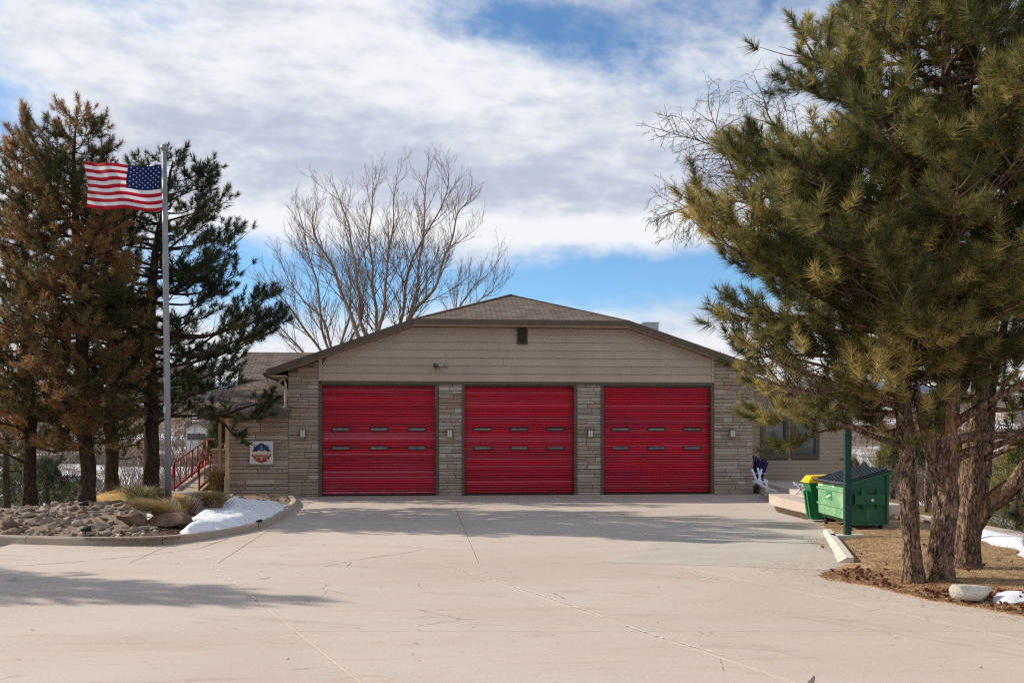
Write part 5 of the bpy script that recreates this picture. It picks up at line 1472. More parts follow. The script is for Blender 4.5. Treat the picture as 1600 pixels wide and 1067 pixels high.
TAN = [(.36, .25, .12), (.27, .18, .085), (.44, .33, .18)]; SAGE = [(.16, .16, .07), (.24, .21, .10), (.34, .27, .13)]
grass_clump(268, 808, .35, .62, .45, 1300, TAN, 'drooping tan grass clump leaning over the reddish boulder', (-.7, -.2))
grass_clump(334, 798, .3, .62, .30, 1200, TAN, 'upright tan grass clump behind the middle of the snow patch')
grass_clump(318, 790, .3, .45, .35, 700, TAN, 'short tan grass clump left of the upright one')
grass_clump(223, 800, .3, .62, .48, 1000, SAGE, 'grey green spiky clump at the foot of the dark spreading pine', (-.15, 0))
grass_clump(243, 795, .3, .5, .35, 600, SAGE, 'small grey green clump right beside the flagpole foot')
grass_clump(292, 800, .3, .5, .35, 700, TAN, 'tan grass clump between flagpole and snow')
grass_clump(340, 770, .05, .95, .45, 1300, TAN, 'tall feathery straw grass in front of the porch half wall')
grass_clump(350, 768, .05, .8, .35, 700, TAN, 'straw grass clump against the beige porch post')
ground_needles('bark_mulch', [tuple(G(a, b_, .2)[:2]) for a, b_ in [(130, 836), (250, 837), (300, 829), (296, 826), (255, 824), (200, 826), (150, 830)]], 5000, BZ, .09, .010, [(.20, .12, .07), (.28, .18, .11), (.13, .08, .05)], .5)
for zone, cnt in (([(0, 848), (430, 816), (440, 700)], 0),): pass
# spot lights in the bed
def spot(px, py, lab, sc_=.8):
    p = G(px, py, .2); z = BZ(p.x, p.y); r_ = thing('landscape_spotlight', lab, 'garden light', (p.x, p.y, z), .4, 'small black lights in the rock bed')
    r_.scale = (sc_,)*3
    def q(name, mb, m_, sm_=True): o = mb.build(name, m_, r_, sm_, org=OB); o.location = (0,0,0)
    q('stake', MB().tube([(0, 0, -.1), (0, 0, .16)], .014, 8), M['rubber'])
    q('lamp_head', MB().tube([(-.1, 0, .2), (.02, 0, .21), (.12, 0, .22), (.14, 0, .22)], [.045, .06, .075, .078], 14), M['rubber'])
    q('lens', MB().tube([(.141, 0, .22), (.148, 0, .22)], [.062, .062], 14), M['lampglass'])
    q('bracket', MB().tube([(0, 0, .15), (0, -.07, .19), (0, -.07, .24)], .009, 6), M['rubber'])
spot(133, 833, 'black garden spotlight on a stake among the front rocks'); spot(130, 812, 'black garden light upper of the two, just below the rusty pine trunk')
spot(404, 815, 'small black light poking from the right part of the snow', .5)
# ------------------------------------------------------------------ FLAGPOLE + FLAG
pb = Vector(((263.5-CX)/FP*23.3, 23.3, 0)); pb.z = BZ(pb.x, pb.y)
ptop = px2w(256.5, 240, 23.3)
pole = thing('flagpole', 'tall brushed aluminium flagpole with a ball top rising from the rock bed', 'flagpole', pb)
MB().tube([pb+Vector((0, 0, -.1)), pb.lerp(ptop, .35), pb.lerp(ptop, .7), ptop], [.076, .074, .066, .054], 20).build('shaft', M['pole'], pole, True)
MB().tube([ptop, ptop+Vector((0, 0, .06))], [.03, .03], 12).build('truck', M['pole'], pole, True)
bmo = __import__('bmesh'); bm = bmo.new(); bmo.ops.create_uvsphere(bm, u_segments=20, v_segments=12, radius=.085); me = bpy.data.meshes.new('ball'); bm.to_mesh(me); bm.free(); me.materials.append(M['pole'])
for p_ in me.polygons: p_.use_smooth = True
o = bpy.data.objects.new('ball', me); col.objects.link(o); o.parent = pole; o.location = ptop+Vector((0, 0, .13))-pb
MB().tube([pb+Vector((.08, -.09, 0)), pb+Vector((.08, -.09, .16)), pb+Vector((-.08, -.09, .16))], .09, 16).f
MB().tube([pb+Vector((0, 0, -.02)), pb+Vector((0, 0, .03)), pb+Vector((0, 0, .06))], [.17, .165, .10], 20).build('base_collar', M['galv'], pole, True)
hx = [px2w(251.5, 244, 23.3), px2w(252.2, 258, 23.3), px2w(253.5, 330, 23.3), px2w(258.5, 620, 23.25)]
MB().tube(hx, .010, 6).build('halyard', M['white'], pole)
MB().box(tuple(px2w(258.5, 640, 23.25)-Vector((.04, .03, .08))), tuple(px2w(258.5, 640, 23.25)+Vector((.02, .0, .08)))).build('cleat', M['galv'], pole)
fA, fB = px2w(251.5, 257, 23.25), px2w(252.5, 329, 23.25)   # hoist top / bottom
fC, fD = px2w(129.5, 252.5, 23.25), px2w(133, 322.5, 23.25)
flag = thing('flag', 'red white and blue striped flag with stars flying to the left of the pole', 'flag', fA)
def FPt(s_, t_, off=0):      # s: 0 at hoist .. 1 fly; t: 0 top .. 1 bottom
    top = fA.lerp(fC, s_); bot = fB.lerp(fD, s_); p = top.lerp(bot, t_)
    yy = .16*math.sin(s_*7.5+t_*1.2)*min(1, s_*2.5)+.05*math.sin(s_*17+t_*5)*s_+.03*math.sin(t_*9+s_*4)
    p.y += yy+off
    p.z += -.045*math.sin(s_*math.pi)*(1) + .05*max(0, s_-.8)*5*(1-t_)*.35 - .012*math.sin(s_*11)
    return p
def fpatch(s0, s1, t0, t1, ns, nt, name, m_):
    mb = MB()
    for j in range(nt+1):
        for i in range(ns+1): mb.v.append(tuple(FPt(s0+(s1-s0)*i/ns, t0+(t1-t0)*j/nt)))
    for j in range(nt):
        for i in range(ns): a = j*(ns+1)+i; mb.f.append((a, a+1, a+ns+2, a+ns+1))
    mb.m = [0]*len(mb.f); return mb.build(name, m_, flag, True, uv=False)
cs, ct_ = .43, 7/13
fpatch(.0, cs, 0, ct_, 16, 7, 'canton', M['flagblue'])
for k in range(13):
    s0 = cs if k < 7 else 0
    fpatch(s0, 1, k/13, (k+1)/13, 28, 2, 'stripe', M['flagred'] if k % 2 == 0 else M['flagwhite'])
mb = MB()
for row in range(9):
    for c in range(6 if row % 2 == 0 else 5):
        sc_ = (c*2+1+(row % 2))*cs/12; tt = (row+1)*ct_/10
        for off in (-.006, .006):
            b0 = len(mb.v); r_ = .023
            for q in range(10):
                a = math.pi/2+q*math.pi/5; rr_ = r_*(1 if q % 2 == 0 else .55)
                mb.v.append(tuple(FPt(sc_+rr_*math.cos(a)/1.98, tt-rr_*math.sin(a)*1.6/1.98, off)))
            mb.f.append(tuple(range(b0, b0+10))); mb.m.append(0)
tag(mb.build('stars', M['flagwhite'], flag, uv=False), kind='stuff')
# ------------------------------------------------------------------ RAMP AND RAILINGS
X0, X1 = -11.85, -10.88; ya, yb = 34.7, 38.6; zr = .82
ramp_ = thing('ramp', 'concrete ramp climbing away to the porch between red railings', 'ramp', (X0, ya, 0))
MB().hexa([(X0, ya, -.4), (X1, ya, -.4), (X1, yb, -.4), (X0, yb, -.4), (X0, ya, .03), (X1, ya, .03), (X1, yb, zr), (X0, yb, zr)]).build('ramp_slab', M['kerb'], ramp_)
MB().box((X0, yb+.01, -.4), (X1+1.2, yb+1.6, zr)).build('landing', M['kerb'], ramp_)
def railing(x, y0_, y1_, lab):
    r_ = thing('handrail', lab, 'railing', (x, y0_, 0), 0, 'red railings along the ramp'); zz = lambda y: max(0, (y-ya)/(yb-ya)*zr)
    top = 1.0
    MB().tube([(x, y0_+.02, zz(y0_)+.45), (x, y0_-.12, zz(y0_)+.55), (x, y0_-.14, zz(y0_)+.85), (x, y0_, zz(y0_)+top), (x, y1_, zz(y1_)+top), (x, y1_+.9, zz(y1_)+top)], .028, 8).build('top_rail', M['rail'], r_, True)
    MB().bar((x, y0_, zz(y0_)+.13), (x, y1_, zz(y1_)+.13), .05, .09).build('bottom_rail', M['rail'], r_)
    n = 7
    for i in range(n):
        y = y0_+(y1_-y0_)*i/(n-1); w_ = .034 if i in (0, n-1, 3) else .022
        MB().tube([(x, y, zz(y)-(.0 if i in (0, n-1, 3) else -.12)), (x, y, zz(y)+top)], w_, 8).build('baluster', M['rail'], r_, True)
railing(X0+.05, ya+.1, yb, 'left red railing of the concrete ramp'); railing(X1-.05, ya+.1, yb, 'right red railing of the concrete ramp beside the straw grass')
# ------------------------------------------------------------------ RIGHT PATIO
def conc(name, mb, parent=None): return tag(mb.build(name, M['kerb_pale'] if False else M['slab'], parent), kind='structure') if not parent else mb.build(name, M['slab'], parent)
pat = thing('patio', 'raised concrete patio with a stepped edge beside the station', 'patio', (7.62, 29.4, 0))
pc = BW(uE+.05, -.45)
MB().prism([(7.62, 25.5, -.3), (10.05, 25.5, -.3), (10.05, 35.6, -.3), (pc.x+.25, 35.2, -.3), (pc.x+.2, pc.y-.2, -.3), (7.62, 29.5, -.3)], (0, 0, .56)).build('lower_slab', M['slab'], pat)
MB().prism([(8.25, 26.3, .26), (9.8, 26.3, .26), (9.8, 34.8, .26), (8.5, 34.6, .26)], (0, 0, .14)).build('upper_slab', M['slab'], pat)
def chair(x, y, z, rz, m1, m2, lab, grp=None, tilt=0, name='garden_chair'):
    r_ = thing(name, lab, 'chair', (x, y, z), rz, grp)
    r_.rotation_euler = (tilt, 0, rz)
    def q(name, mb, m_): o = mb.build(name, m_, r_, org=OB); o.location = (0,0,0); return o
    for i in range(6):
        a = (i-2.5)/2.5; hh = .72-.09*a*a; q('back_slat', MB().bar((a*.21, .30, .28), (a*.26, .30+hh*.42, .28+hh), .075, .018, up=(0, 1, 0)), m1)
    for i in range(5): q('seat_slat', MB().bar((-.25, -.28+i*.12, .36-i*.022), (.25, -.28+i*.12, .36-i*.022), .095, .018), m1)
    for s_ in (-1, 1):
        q('armrest', MB().bar((s_*.32, -.34, .55), (s_*.32, .42, .53), .12, .02), m2)
        q('leg', MB().bar((s_*.29, -.30, 0), (s_*.29, -.30, .54), .03, .09, up=(0, 1, 0)), m2)
        q('leg', MB().bar((s_*.27, -.40, .36), (s_*.27, .62, .02), .025, .11), m2)
    return r_
cp = BW(uE+.05, 1.15, .0)
chair(cp.x+.06, cp.y-.02, .26, R(-38), M['blueplastic'], M['blueplastic'], 'navy blue slatted garden chair in the corner right of the bay doors', 'garden chairs in the corner')
chair(cp.x+.12, cp.y-.55, .14, R(-60), M['blueplastic'], M['whiteplastic'], 'white framed navy slatted garden chair leaning in the corner', 'garden chairs in the corner', .0)
# folded white chair frames leaning on the stack
fcp = px2w(1190, 773, 31.6)
fr = thing('folding_chair', 'white folding chair frame leaning on the navy garden chairs', 'chair', (fcp.x, fcp.y, .06))
def mbq(a, b_, w_=.05): return MB().bar(Vector(px2w(*a)), Vector(px2w(*b_)), w_, .03, up=(0, 1, 0))
MB().tube(smooth3([px2w(1175, 733, 31.7), px2w(1178, 741, 31.6), px2w(1183, 752, 31.5), px2w(1192, 759, 31.4), px2w(1203, 764, 31.3), px2w(1215, 768, 31.2)], 2), .04, 6).build('long_rail', M['whiteplastic'], fr)
for a, b_ in (((1184, 731, 31.8), (1190, 757, 31.5)), ((1190, 733, 31.9), (1185, 752, 31.5)), ((1195, 748, 31.8), (1202, 774, 31.4)), ((1198, 750, 31.8), (1197, 774, 31.4))):
    mbq(a, b_, .06).build('leg', M['whiteplastic'], fr)
mbq((1190, 753, 31.6), (1200, 752, 31.8)).build('crossbar', M['whiteplastic'], fr)
# white folding frame on the patio
wf = px2w(1255, 774, 28.0)
f2 = thing('folding_stool', 'white crossed folding stool frame standing on the patio left of the bins', 'stool', (wf.x, wf.y, .40))
pp = lambda px, py, d_: px2w(px, py, d_)
for d_ in (27.8, 28.3):
    for a, b_, nm in (((1240, 753), (1261, 774), 'leg'), ((1260, 754), (1241, 774), 'leg')):
        MB().bar(pp(a[0], a[1], d_), pp(b_[0], b_[1], d_), .035, .05, up=(0, 1, 0)).build(nm, M['whiteplastic'], f2)
MB().bar(pp(1241, 755, 27.8), pp(1243, 755, 28.3), .05, .03).build('crossbar', M['whiteplastic'], f2); MB().bar(pp(1258, 756, 27.75), pp(1258, 756, 28.35), .05, .03).build('crossbar', M['whiteplastic'], f2)
MB().bar(pp(1243, 757, 28), pp(1260, 757, 28), .3, .02, up=(0, 0, 1)).build('seat', M['whiteplastic'], f2)
MB().bar(pp(1242, 771, 28), pp(1262, 771, 28), .04, .03).build('stretcher', M['whiteplastic'], f2)
# ------------------------------------------------------------------ KERB, POST
kp = [G(1288, 833), G(1297, 846), G(1309, 862), G(1321, 880)]
k2 = thing('kerb', 'short pale concrete kerb between driveway and pine needles near the green bin', 'kerb', kp[1])
kpts = smooth_poly(kp, 5)
mb = MB()
for i, p in enumerate(kpts):
    f = i/(len(kpts)-1); dd = (kpts[min(i+1, len(kpts)-1)]-kpts[max(0, i-1)]).normalized(); nn = Vector((-dd.y, dd.x, 0)); h = .10
    mb.v += [tuple(p-nn*(.03+.09*f)+Vector((0, 0, .012))), tuple(p-nn*.02+Vector((0, 0, h-.03))), tuple(p+nn*.02+Vector((0, 0, h))), tuple(p+nn*.13+Vector((0, 0, h))), tuple(p+nn*.13+Vector((0, 0, -.05)))]
    if i:
        for k in range(4): a = (i-1)*5+k; mb.f.append((a, a+5, a+6, a+1))
mb.f += [(0, 1, 2, 3, 4), tuple(len(mb.v)-5+k for k in (4, 3, 2, 1, 0))]
mb.build('kerb_section', M['kerb_pale'], k2)
strip_pad = MB().box((6.2, 15.75, -.03), (7.4, 16.0, .055)); strip_pad.build('kerb_tail', M['kerb_pale'], k2)
pb2 = G(1324, 843); 
post = thing('square_post', 'dark green square steel post in front of the green bin', 'post', (pb2.x, pb2.y, 0))
MB().box((pb2.x-.062, pb2.y-.062, 0), (pb2.x+.062, pb2.y+.062, 3.3)).build('shaft', M['postgreen'], post)
MB().box((pb2.x-.3, pb2.y-.18, -.05), (pb2.x+.34, pb2.y+.24, .10)).build('footing', M['kerb_pale'], post)
MB().box((pb2.x-.075, pb2.y-.075, 3.3), (pb2.x+.075, pb2.y+.075, 3.33)).build('cap', M['postgreen'], post)
pp2 = G(1326.5, 806)
p3_ = thing('square_post', 'second dark post standing behind the bin lid in line with the front post', 'post', (pp2.x, pp2.y, 0))
MB().box((pp2.x-.05, pp2.y-.05, 0), (pp2.x+.05, pp2.y+.05, 3.2)).build('shaft', M['postgreen'], p3_)
MB().tube([(pp2.x-.25, pp2.y-.06, 1.45), (pp2.x+.02, pp2.y-.1, 1.4), (pp2.x+.05, pp2.y-.1, 1.2), (pp2.x+.2, pp2.y-.12, 1.12)], .03, 8).build('latch', M['rubber'], p3_, True)
# ------------------------------------------------------------------ DUMPSTER
dx, dy = 7.13, 21.25; DW, DL = .90, 1.86       # depth along x (front faces -x), length along y
du = thing('dumpster', 'green steel waste container with ribbed black lids and faded front', 'dumpster', (dx, dy, 0))
zb = .17; zf, zbk = 1.03, 1.30                 # body bottom, front height, back height
# body: side profile in x-z, extruded along y
prof = [(0, zb+.10), (.10, zb), (DW-.02, zb), (DW, zb+.04), (DW+.03, zbk), (-.02, zf)]
mb = MB(); k = len(prof)
mb.v = [(dx+a, dy, c) for a, c in prof]+[(dx+a, dy+DL, c) for a, c in prof]
mb.f = [tuple(range(k)), tuple(reversed(range(k, 2*k)))]; mb.m = [0, 0]
for i in range(k):
    j = (i+1) % k; mb.f.append((j, i, k+i, k+j)); mb.m.append(0)
body = mb.build('body', M['dump'], du)
# faded front panels; their paler green also stands in for sunlight
def fpan(z0, z1, name, y0=.05, y1=DL-.05, off=.014):
    sl = lambda z: dx-.02*(z-zb-.1)/(zf-zb-.1)
    mb = MB(); mb.hexa([(sl(z0)-off, dy+y0, z0), (sl(z0)-.001, dy+y0, z0), (sl(z0)-.001, dy+y1, z0), (sl(z0)-off, dy+y1, z0), (sl(z1)-off, dy+y0, z1), (sl(z1)-.001, dy+y0, z1), (sl(z1)-.001, dy+y1, z1), (sl(z1)-off, dy+y1, z1)]); return mb.build(name, M['dumpfront'], du)
fpan(zb+.10, .50, 'front_panel', 0, DL); fpan(.512, .86, 'front_panel', 0, DL); fpan(.872, zf-.01, 'front_panel', 0, DL)
MB().box((dx-.055, dy-.03, .835), (dx+.0, dy+DL+.03, .875)).build('front_rib', M['dumpfront'], du); MB().box((dx-.050, dy-.03, .485), (dx-.0, dy+DL+.03, .52)).build('front_rib', M['dumpfront'], du)
MB().box((dx-.036, dy+.85, .62), (dx-.031, dy+1.25, .80)).build('faded_sticker', flat('faded_green_sticker', (.05, .26, .12), .5, var=.3), du)
mb = MB()
for i, (a, b_) in enumerate([(.93, .10), (1.0, .06), (1.06, .09), (1.13, .07), (1.19, .05)]): mb.box((dx-.040, dy+a, .70-.012*i), (dx-.037, dy+a+.045, .70-.012*i+.04))
mb.build('sticker_print', M['white'], du)
MB().box((dx-.034, dy+1.52, .90), (dx-.030, dy+1.82, 1.0)).build('cream_label', flat('cream_label', (.65, .58, .36), .5, var=.3, scale=20), du)
MB().box((dx-.034, dy+.70, .91), (dx-.030, dy+.84, .98)).build('cream_label', flat('cream_label_small', (.6, .6, .45), .5, var=.3, scale=20), du)
# side facing the camera: top rim, fork pocket, ribs
MB().hexa([(dx-.03, dy-.045, zf-.06), (dx+DW+.05, dy-.045, zbk-.06), (dx+DW+.05, dy-.001, zbk-.06), (dx-.03, dy-.001, zf-.06), (dx-.03, dy-.045, zf), (dx+DW+.05, dy-.045, zbk), (dx+DW+.05, dy-.001, zbk), (dx-.03, dy-.001, zf)]).build('rim', M['dump'], du)
mb = MB(); z0 = .60; mb.box((dx+.16, dy-.13, z0), (dx+DW-.12, dy-.12, z0+.20)); mb.box((dx+.16, dy-.12, z0), (dx+DW-.12, dy-.001, z0+.012)); mb.box((dx+.16, dy-.12, z0+.188), (dx+DW-.12, dy-.001, z0+.20)); mb.build('fork_pocket', M['dump'], du)
for a in (.30, .62): 
    MB().hexa([(dx+a, dy-.10, z0+.201), (dx+a+.10, dy-.10, z0+.201), (dx+a+.10, dy-.001, z0+.201), (dx+a, dy-.001, z0+.201), (dx+a+.03, dy-.03, z0+.33), (dx+a+.07, dy-.03, z0+.33), (dx+a+.07, dy-.001, z0+.33), (dx+a+.03, dy-.001, z0+.33)]).build('gusset', M['dump'], du)
    MB().hexa([(dx+a, dy-.10, z0-.001), (dx+a+.10, dy-.10, z0-.001), (dx+a+.10, dy-.001, z0-.001), (dx+a, dy-.001, z0-.001), (dx+a+.03, dy-.03, z0-.12), (dx+a+.07, dy-.03, z0-.12), (dx+a+.07, dy-.001, z0-.12), (dx+a+.03, dy-.001, z0-.12)]).build('gusset', M['dump'], du)
mb = MB(); mb.tube([(dx+.52, dy-.132, z0+.09), (dx+.52, dy-.134, z0+.09)], .03, 14); mb.build('round_sticker', M['white'], du)
MB().box((dx+.10, dy-.03, zb-.02), (dx+DW, dy+.02, zb+.03)).build('bottom_rail', M['dump'], du)
MB().box((dx+.0, dy-.05, zb+.12), (dx+.05, dy-.001, zf-.08)).build('corner_post', M['dump'], du); MB().box((dx+DW-.05, dy-.035, zb+.05), (dx+DW+.0, dy-.001, zbk-.10)).build('corner_post', M['dump'], du)
# lids: two, ribbed, sloping forward
for y0, y1 in ((0.0-.05, DL/2-.01), (DL/2+.01, DL+.05)):
    a0_, a1_ = -.14, DW+.06; za_, zb_ = zf+.0-.02+.02, zbk+.025
    lz = lambda a: zf+.012+(zbk-zf)*(a+.02)/(DW+.05)
    lid = MB(); lid.hexa([(dx+a0_, dy+y0, lz(a0_)), (dx+a1_, dy+y0, lz(a1_)), (dx+a1_, dy+y1, lz(a1_)), (dx+a0_, dy+y1, lz(a0_)), (dx+a0_, dy+y0, lz(a0_)+.02), (dx+a1_, dy+y0, lz(a1_)+.02), (dx+a1_, dy+y1, lz(a1_)+.02), (dx+a0_, dy+y1, lz(a0_)+.02)])
    lo_ = lid.build('lid', M['blacklid'], du)
    for i in range(5):
        yy = y0+.06+i*(y1-y0-.12-.07)/4; mb = MB(); A, B_ = a0_+.08, a1_-.06
        mb.hexa([(dx+A, dy+yy, lz(A)+.0205), (dx+B_, dy+yy, lz(B_)+.0205), (dx+B_, dy+yy+.07, lz(B_)+.0205), (dx+A, dy+yy+.07, lz(A)+.0205), (dx+A+.03, dy+yy+.015, lz(A)+.055), (dx+B_-.03, dy+yy+.015, lz(B_)+.055), (dx+B_-.03, dy+yy+.055, lz(B_)+.055), (dx+A+.03, dy+yy+.055, lz(A)+.055)])
        mb.build('lid_rib', M['blacklid'], lo_)
MB().tube([(dx+DW+.06, dy-.08, zbk+.01), (dx+DW+.06, dy+DL+.08, zbk+.01)], .022, 8).build('hinge_rod', M['dump'], du)
for cx_, cy_ in ((.12, .10), (DW-.14, .08), (.12, DL-.12), (DW-.14, DL-.12)):
    mb = MB(); x_, y_ = dx+cx_, dy+cy_; cs_ = mb.box((x_-.035, y_-.03, .09), (x_-.025, y_+.03, zb)).box((x_+.025, y_-.03, .09), (x_+.035, y_+.03, zb)).box((x_-.04, y_-.05, zb-.012), (x_+.04, y_+.05, zb)).build('caster_fork', M['rubber'], du)
    MB().tube([(x_-.022, y_, .075), (x_+.022, y_, .075)], [.074, .074], 16).build('wheel', M['rubber'], cs_, True)
# ------------------------------------------------------------------ WHEELED BIN
bx, by = 7.30, 23.75
bn = thing('wheeled_bin', 'green wheeled cart with a yellow lid beside the far end of the big bin', 'wheelie bin', (bx, by, 0))
def taper(x0, y0, x1, y1, z0, z1, sp): return MB().hexa([(x0+sp, y0+sp, z0), (x1-sp, y0+sp, z0), (x1-sp, y1-sp, z0), (x0+sp, y1-sp, z0), (x0, y0, z1), (x1, y0, z1), (x1, y1, z1), (x0, y1, z1)])
taper(bx-.26, by-.27, bx+.28, by+.27, .05, .92, .07).build('body', M['binbody'], bn)
taper(bx-.30, by-.31, bx+.30, by+.31, .74, .93, .06).build('rim', M['binbody'], bn)
mb = MB(); mb.hexa([(bx-.33, by-.33, .932), (bx+.33, by-.33, .932), (bx+.33, by+.33, .932), (bx-.33, by+.33, .932), (bx-.22, by-.24, 1.09), (bx+.27, by-.24, 1.11), (bx+.27, by+.24, 1.11), (bx-.22, by+.24, 1.09)]); mb.build('lid', M['binlid'], bn)
for a in (-.20, .02): MB().hexa([(bx-.24, by+a, .10), (bx-.19, by+a, .10), (bx-.19, by+a+.10, .10), (bx-.24, by+a+.10, .10), (bx-.33, by+a, .73), (bx-.25, by+a, .73), (bx-.25, by+a+.10, .73), (bx-.33, by+a+.10, .73)]).build('front_rib', M['binbody'], bn)
for s_ in (-1, 1): MB().tube([(bx+.24, by+s_*.25, .11), (bx+.24, by+s_*.31, .11)], .11, 16).build('wheel', M['rubber'], bn, True)
MB().tube([(bx+.34, by-.25, .98), (bx+.37, by-.25, 1.0), (bx+.37, by+.25, 1.0), (bx+.34, by+.25, .98)], .018, 8).build('handle', M['binbody'], bn)
# ------------------------------------------------------------------ PINE CONES
cone_me = []
for i in range(4):
    mb = MB(); n = 7
    for r_ in range(4):
        for k_ in range(n):
            a = 2*math.pi*(k_+.5*r_)/n; rr_ = (.030, .034, .026, .014)[r_]; z = .012+r_*.017
            c, s_ = math.cos(a), math.sin(a)
            mb.add([(c*.008-s_*.009, s_*.008+c*.009, z), (c*.008+s_*.009, s_*.008-c*.009, z), (c*rr_, s_*rr_, z+.012)], [(0, 1, 2)])
    mb.tube([(0, 0, 0), (0, 0, .035), (0, 0, .075)], [.012, .016, .004], 6)
    o = mb.build('pine_cone', M['cone'], uv=False); cone_me.append(o.data); bpy.data.objects.remove(o)
pcs = scatter_in([tuple(G(a, b_)[:2]) for a, b_ in [(1285, 897), (1340, 890), (1420, 925), (1500, 930), (1600, 935), (1640, 960), (1640, 973), (1530, 948), (1450, 935), (1360, 914)]], 120, LZ)
for x, y, z in list(pcs)+list(scatter_in([(5.6, 19), (5.6, 15), (8.5, 13.2), (9, 18)], 22, LZ)):
    o = bpy.data.objects.new('pine_cone', random.choice(cone_me)); col.objects.link(o); o.location = (x, y, z+.02); s_ = random.uniform(.7, 1.25); o.scale = (s_, s_, s_)
    o.rotation_euler = (random.uniform(0.8, 2.2), 0, random.uniform(0, 6.28)); tag(o, 'reddish brown pine cone lying on the needle litter', 'pine cone', 'pine cones under the right pines')
# leaf scraps on the driveway
ground_needles('leaf_scraps', [(-9, 18), (-9, 9), (6, 9), (5, 17)], 60, lambda x, y: .006, .09, .006, [(.22, .09, .05), (.28, .13, .07), (.10, .06, .04)], .3)
ground_needles('drifted_needles', [tuple(G(a, b_)[:2]) for a, b_ in [(1210, 791), (1262, 803), (1262, 812), (1215, 800)]], 5000, lambda x, y: .008, .09, .006, [(.30, .19, .09), (.20, .12, .06)], .25)
ground_needles('strewn_needles', [(3.6, 16.2), (4.5, 13.0), (6.2, 10.5), (7.5, 10.5), (6, 14.5), (5.5, 16.4)], 2200, lambda x, y: .008, .08, .003, [(.30, .19, .09), (.38, .26, .14)], .15)
# ------------------------------------------------------------------ PARKED CAR
cy = 86; cpx = px2w(136, 770, cy); cz = TZ(cpx.x, cy)+.02; print('car', cz)
car = thing('parked_car', 'silver grey estate car parked on the snow below the lawn, mostly behind the pine trunk', 'car', (cpx.x, cy, cz), R(38))
def cq(name, mb, m_, parent=None, sm_=False): o = mb.build(name, m_, parent or car, sm_, org=OB); o.location = (0,0,0); return o
cp_ = [(-2.2, .35), (-2.25, .75), (-2.1, 1.0), (-1.95, 1.08), (-1.55, 1.55), (-1.2, 1.62), (.2, 1.62), (.6, 1.5), (1.15, 1.05), (2.0, .9), (2.2, .7), (2.2, .35)]
low = [p for p in cp_ if p[1] <= 1.09]; 
mb = MB()
mb.prism([(a, -.88, c) for a, c in low], (0, 1.76, 0)); cq('body', mb, flat('silver_car_paint', (.22, .24, .27), .3, .5))
gh = [(-1.95, 1.09), (-1.55, 1.55), (-1.2, 1.62), (.2, 1.62), (.6, 1.5), (1.12, 1.09)]
mb = MB(); k = len(gh); mb.v = [(a, -.84+.14*(c-1.09)/.53, c) for a, c in gh]+[(a, .84-.14*(c-1.09)/.53, c) for a, c in gh]; mb.f = [tuple(range(k)), tuple(reversed(range(k, 2*k)))]+[((i+1) % k, i, k+i, k+(i+1) % k) for i in range(k)]; mb.m = [0]*len(mb.f)
cq('cabin', mb, flat('dark_car_paint', (.10, .11, .13), .3, .5))
teal = flat('teal_reflection_glass', (.05, .30, .32), .1, spec=.8)  # teal reflection put into the glass colour
for a, b_ in ((-1.7, -1.05), (-.98, -.18), (-.1, .62)):
    mb = MB(); q = [(a+.12 if a < -1.5 else a, 1.14), (b_, 1.14), (b_-(.22 if b_ > .5 else 0), 1.48), (a+.25 if a < -1.5 else a, 1.48)]
    mb.add([(x, -.85+.14*(z-1.09)/.53-.006, z) for x, z in q], [(0, 1, 2, 3)]); cq('window', mb, teal)
for a in (-1.4, 1.35):
    for s_ in (-1, 1):
        wh = cq('wheel', MB().tube([(a, s_*.74, .32), (a, s_*.90, .32)], .32, 18), M['rubber'], sm_=False); cq('rim', MB().tube([(a, s_*.901, .32), (a, s_*.912, .32)], .19, 14), M['galv'], wh)
cq('headlight', MB().box((2.12, -.8, .68), (2.215, -.45, .82)), M['lampglass']); cq('headlight', MB().box((2.12, .45, .68), (2.215, .8, .82)), M['lampglass'])
cq('tail_light', MB().box((-2.27, -.82, .75), (-2.15, -.62, 1.0)), M['redrail'])
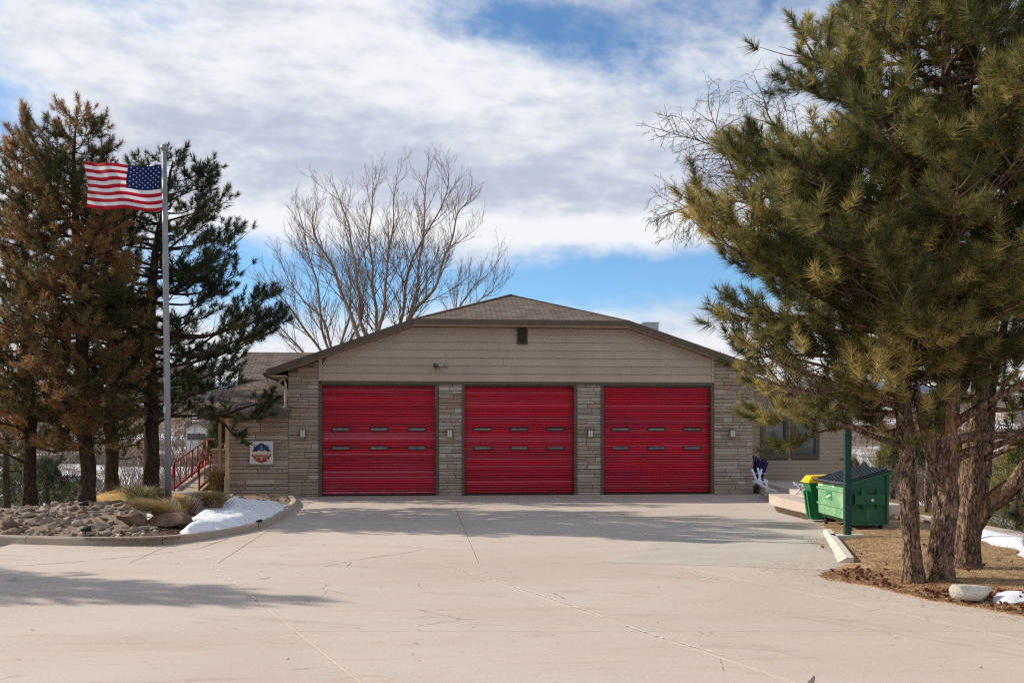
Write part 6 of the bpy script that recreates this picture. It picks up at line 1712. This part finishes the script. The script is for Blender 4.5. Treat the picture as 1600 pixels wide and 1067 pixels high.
# ------------------------------------------------------------------ FAR HOUSES
wallm = {k: flat('house_wall_'+k, c, .8) for k, c in (('cream', (.42, .36, .28)), ('brown', (.14, .05, .03)), ('white', (.70, .70, .70)), ('grey', (.25, .23, .22)))}
def house(px, depth, wd_, dp, h, roofh, rot, wm, lab, z=None, chim=True):
    p = px2w(px, 700, depth); z = TZ(p.x, depth) if z is None else z
    r_ = thing('house', lab, 'house', (p.x, depth, z), R(rot), 'far houses on the slopes')
    def q(name, mb, m_, par=None): o = mb.build(name, m_, par or r_, org=OB); o.location = (0,0,0); return o
    a, b_ = wd_/2, dp/2
    mb = MB(); mb.box((-a, -b_, -1.5), (a, b_, h)); mb.prism([(-a, -b_, h), (a, -b_, h), (0, -b_, h+roofh)], (0, .3, 0)); q('wall', mb, wm)
    for s_ in (-1, 1):
        mb = MB(); e = 1.12; mb.hexa([(0, -b_-.6, h+roofh), (0, b_+.6, h+roofh), (s_*a*e, b_+.6, h-roofh*(e-1)), (s_*a*e, -b_-.6, h-roofh*(e-1)), (0, -b_-.6, h+roofh+.22), (0, b_+.6, h+roofh+.22), (s_*a*e, b_+.6, h+.22-roofh*(e-1)), (s_*a*e, -b_-.6, h+.22-roofh*(e-1))][:8] if s_ < 0 else [(0, b_+.6, h+roofh), (0, -b_-.6, h+roofh), (s_*a*e, -b_-.6, h-roofh*(e-1)), (s_*a*e, b_+.6, h-roofh*(e-1)), (0, b_+.6, h+roofh+.22), (0, -b_-.6, h+roofh+.22), (s_*a*e, -b_-.6, h+.22-roofh*(e-1)), (s_*a*e, b_+.6, h+.22-roofh*(e-1))]); q('roof', mb, M['shingle'])
    for i in range(3):
        x = -a*.6+i*a*.6; wnd = q('window', MB().box((x-.55, -b_-.05, h-1.9), (x+.55, -b_+.02, h-.7)), M['white']); q('pane', MB().box((x-.45, -b_-.06, h-1.8), (x+.45, -b_-.051, h-.8)), M['glass'], wnd)
    q('door', MB().box((a*.72, -b_-.04, h-2.9), (a*.92, -b_+.02, h-.8)), M['trim'])
    if chim: q('chimney', MB().box((-a*.5, 0, h+roofh*.3), (-a*.5+.9, .9, h+roofh+.9)), wm)
house(1384, 125, 4.2, 6, 2.8, 1.2, -22, wallm['brown'], 'red brown gabled house just above the black bin lid', z=-5.3)
house(1362, 130, 5.0, 6, 2.3, 1.2, 60, wallm['cream'], 'pale walled house with a tan roof left of the red brown gable', z=-4.9)
house(1392, 115, 5.5, 5, 1.6, 1.1, 75, wallm['grey'], 'low house with a grey brown roof in front of the red brown one', z=-6.0)
house(308, 150, 2.8, 5, 2.3, .8, 15, wallm['white'], 'white house on the brown hillside left of the porch', z=.2)
house(1585, 210, 11, 10, 5, 2.5, 20, wallm['cream'], 'distant pale house behind branches at the right edge', z=2)
house(276, 230, 14, 10, 5, 2.4, -20, wallm['grey'], 'distant grey house high on the brown hillside', z=10)
# timber retaining wall / fence line beyond the ramp
fw = thing('retaining_wall', 'long grey brown retaining wall crossing the snow beyond the red railings', 'wall', (-45, 120, TZ(-45, 120)))
for i in range(10):
    x = -62+i*3.6; z = TZ(x, 120)+1.1; MB().box((x, 120, z-3), (x+3.57, 120.4, z+random.uniform(-.03, .03))).build('wall_section', M['mortar'], fw)
print('objects', len(bpy.data.objects), 'tris', sum(len(o.data.polygons) for o in bpy.data.objects if o.type == 'MESH'))
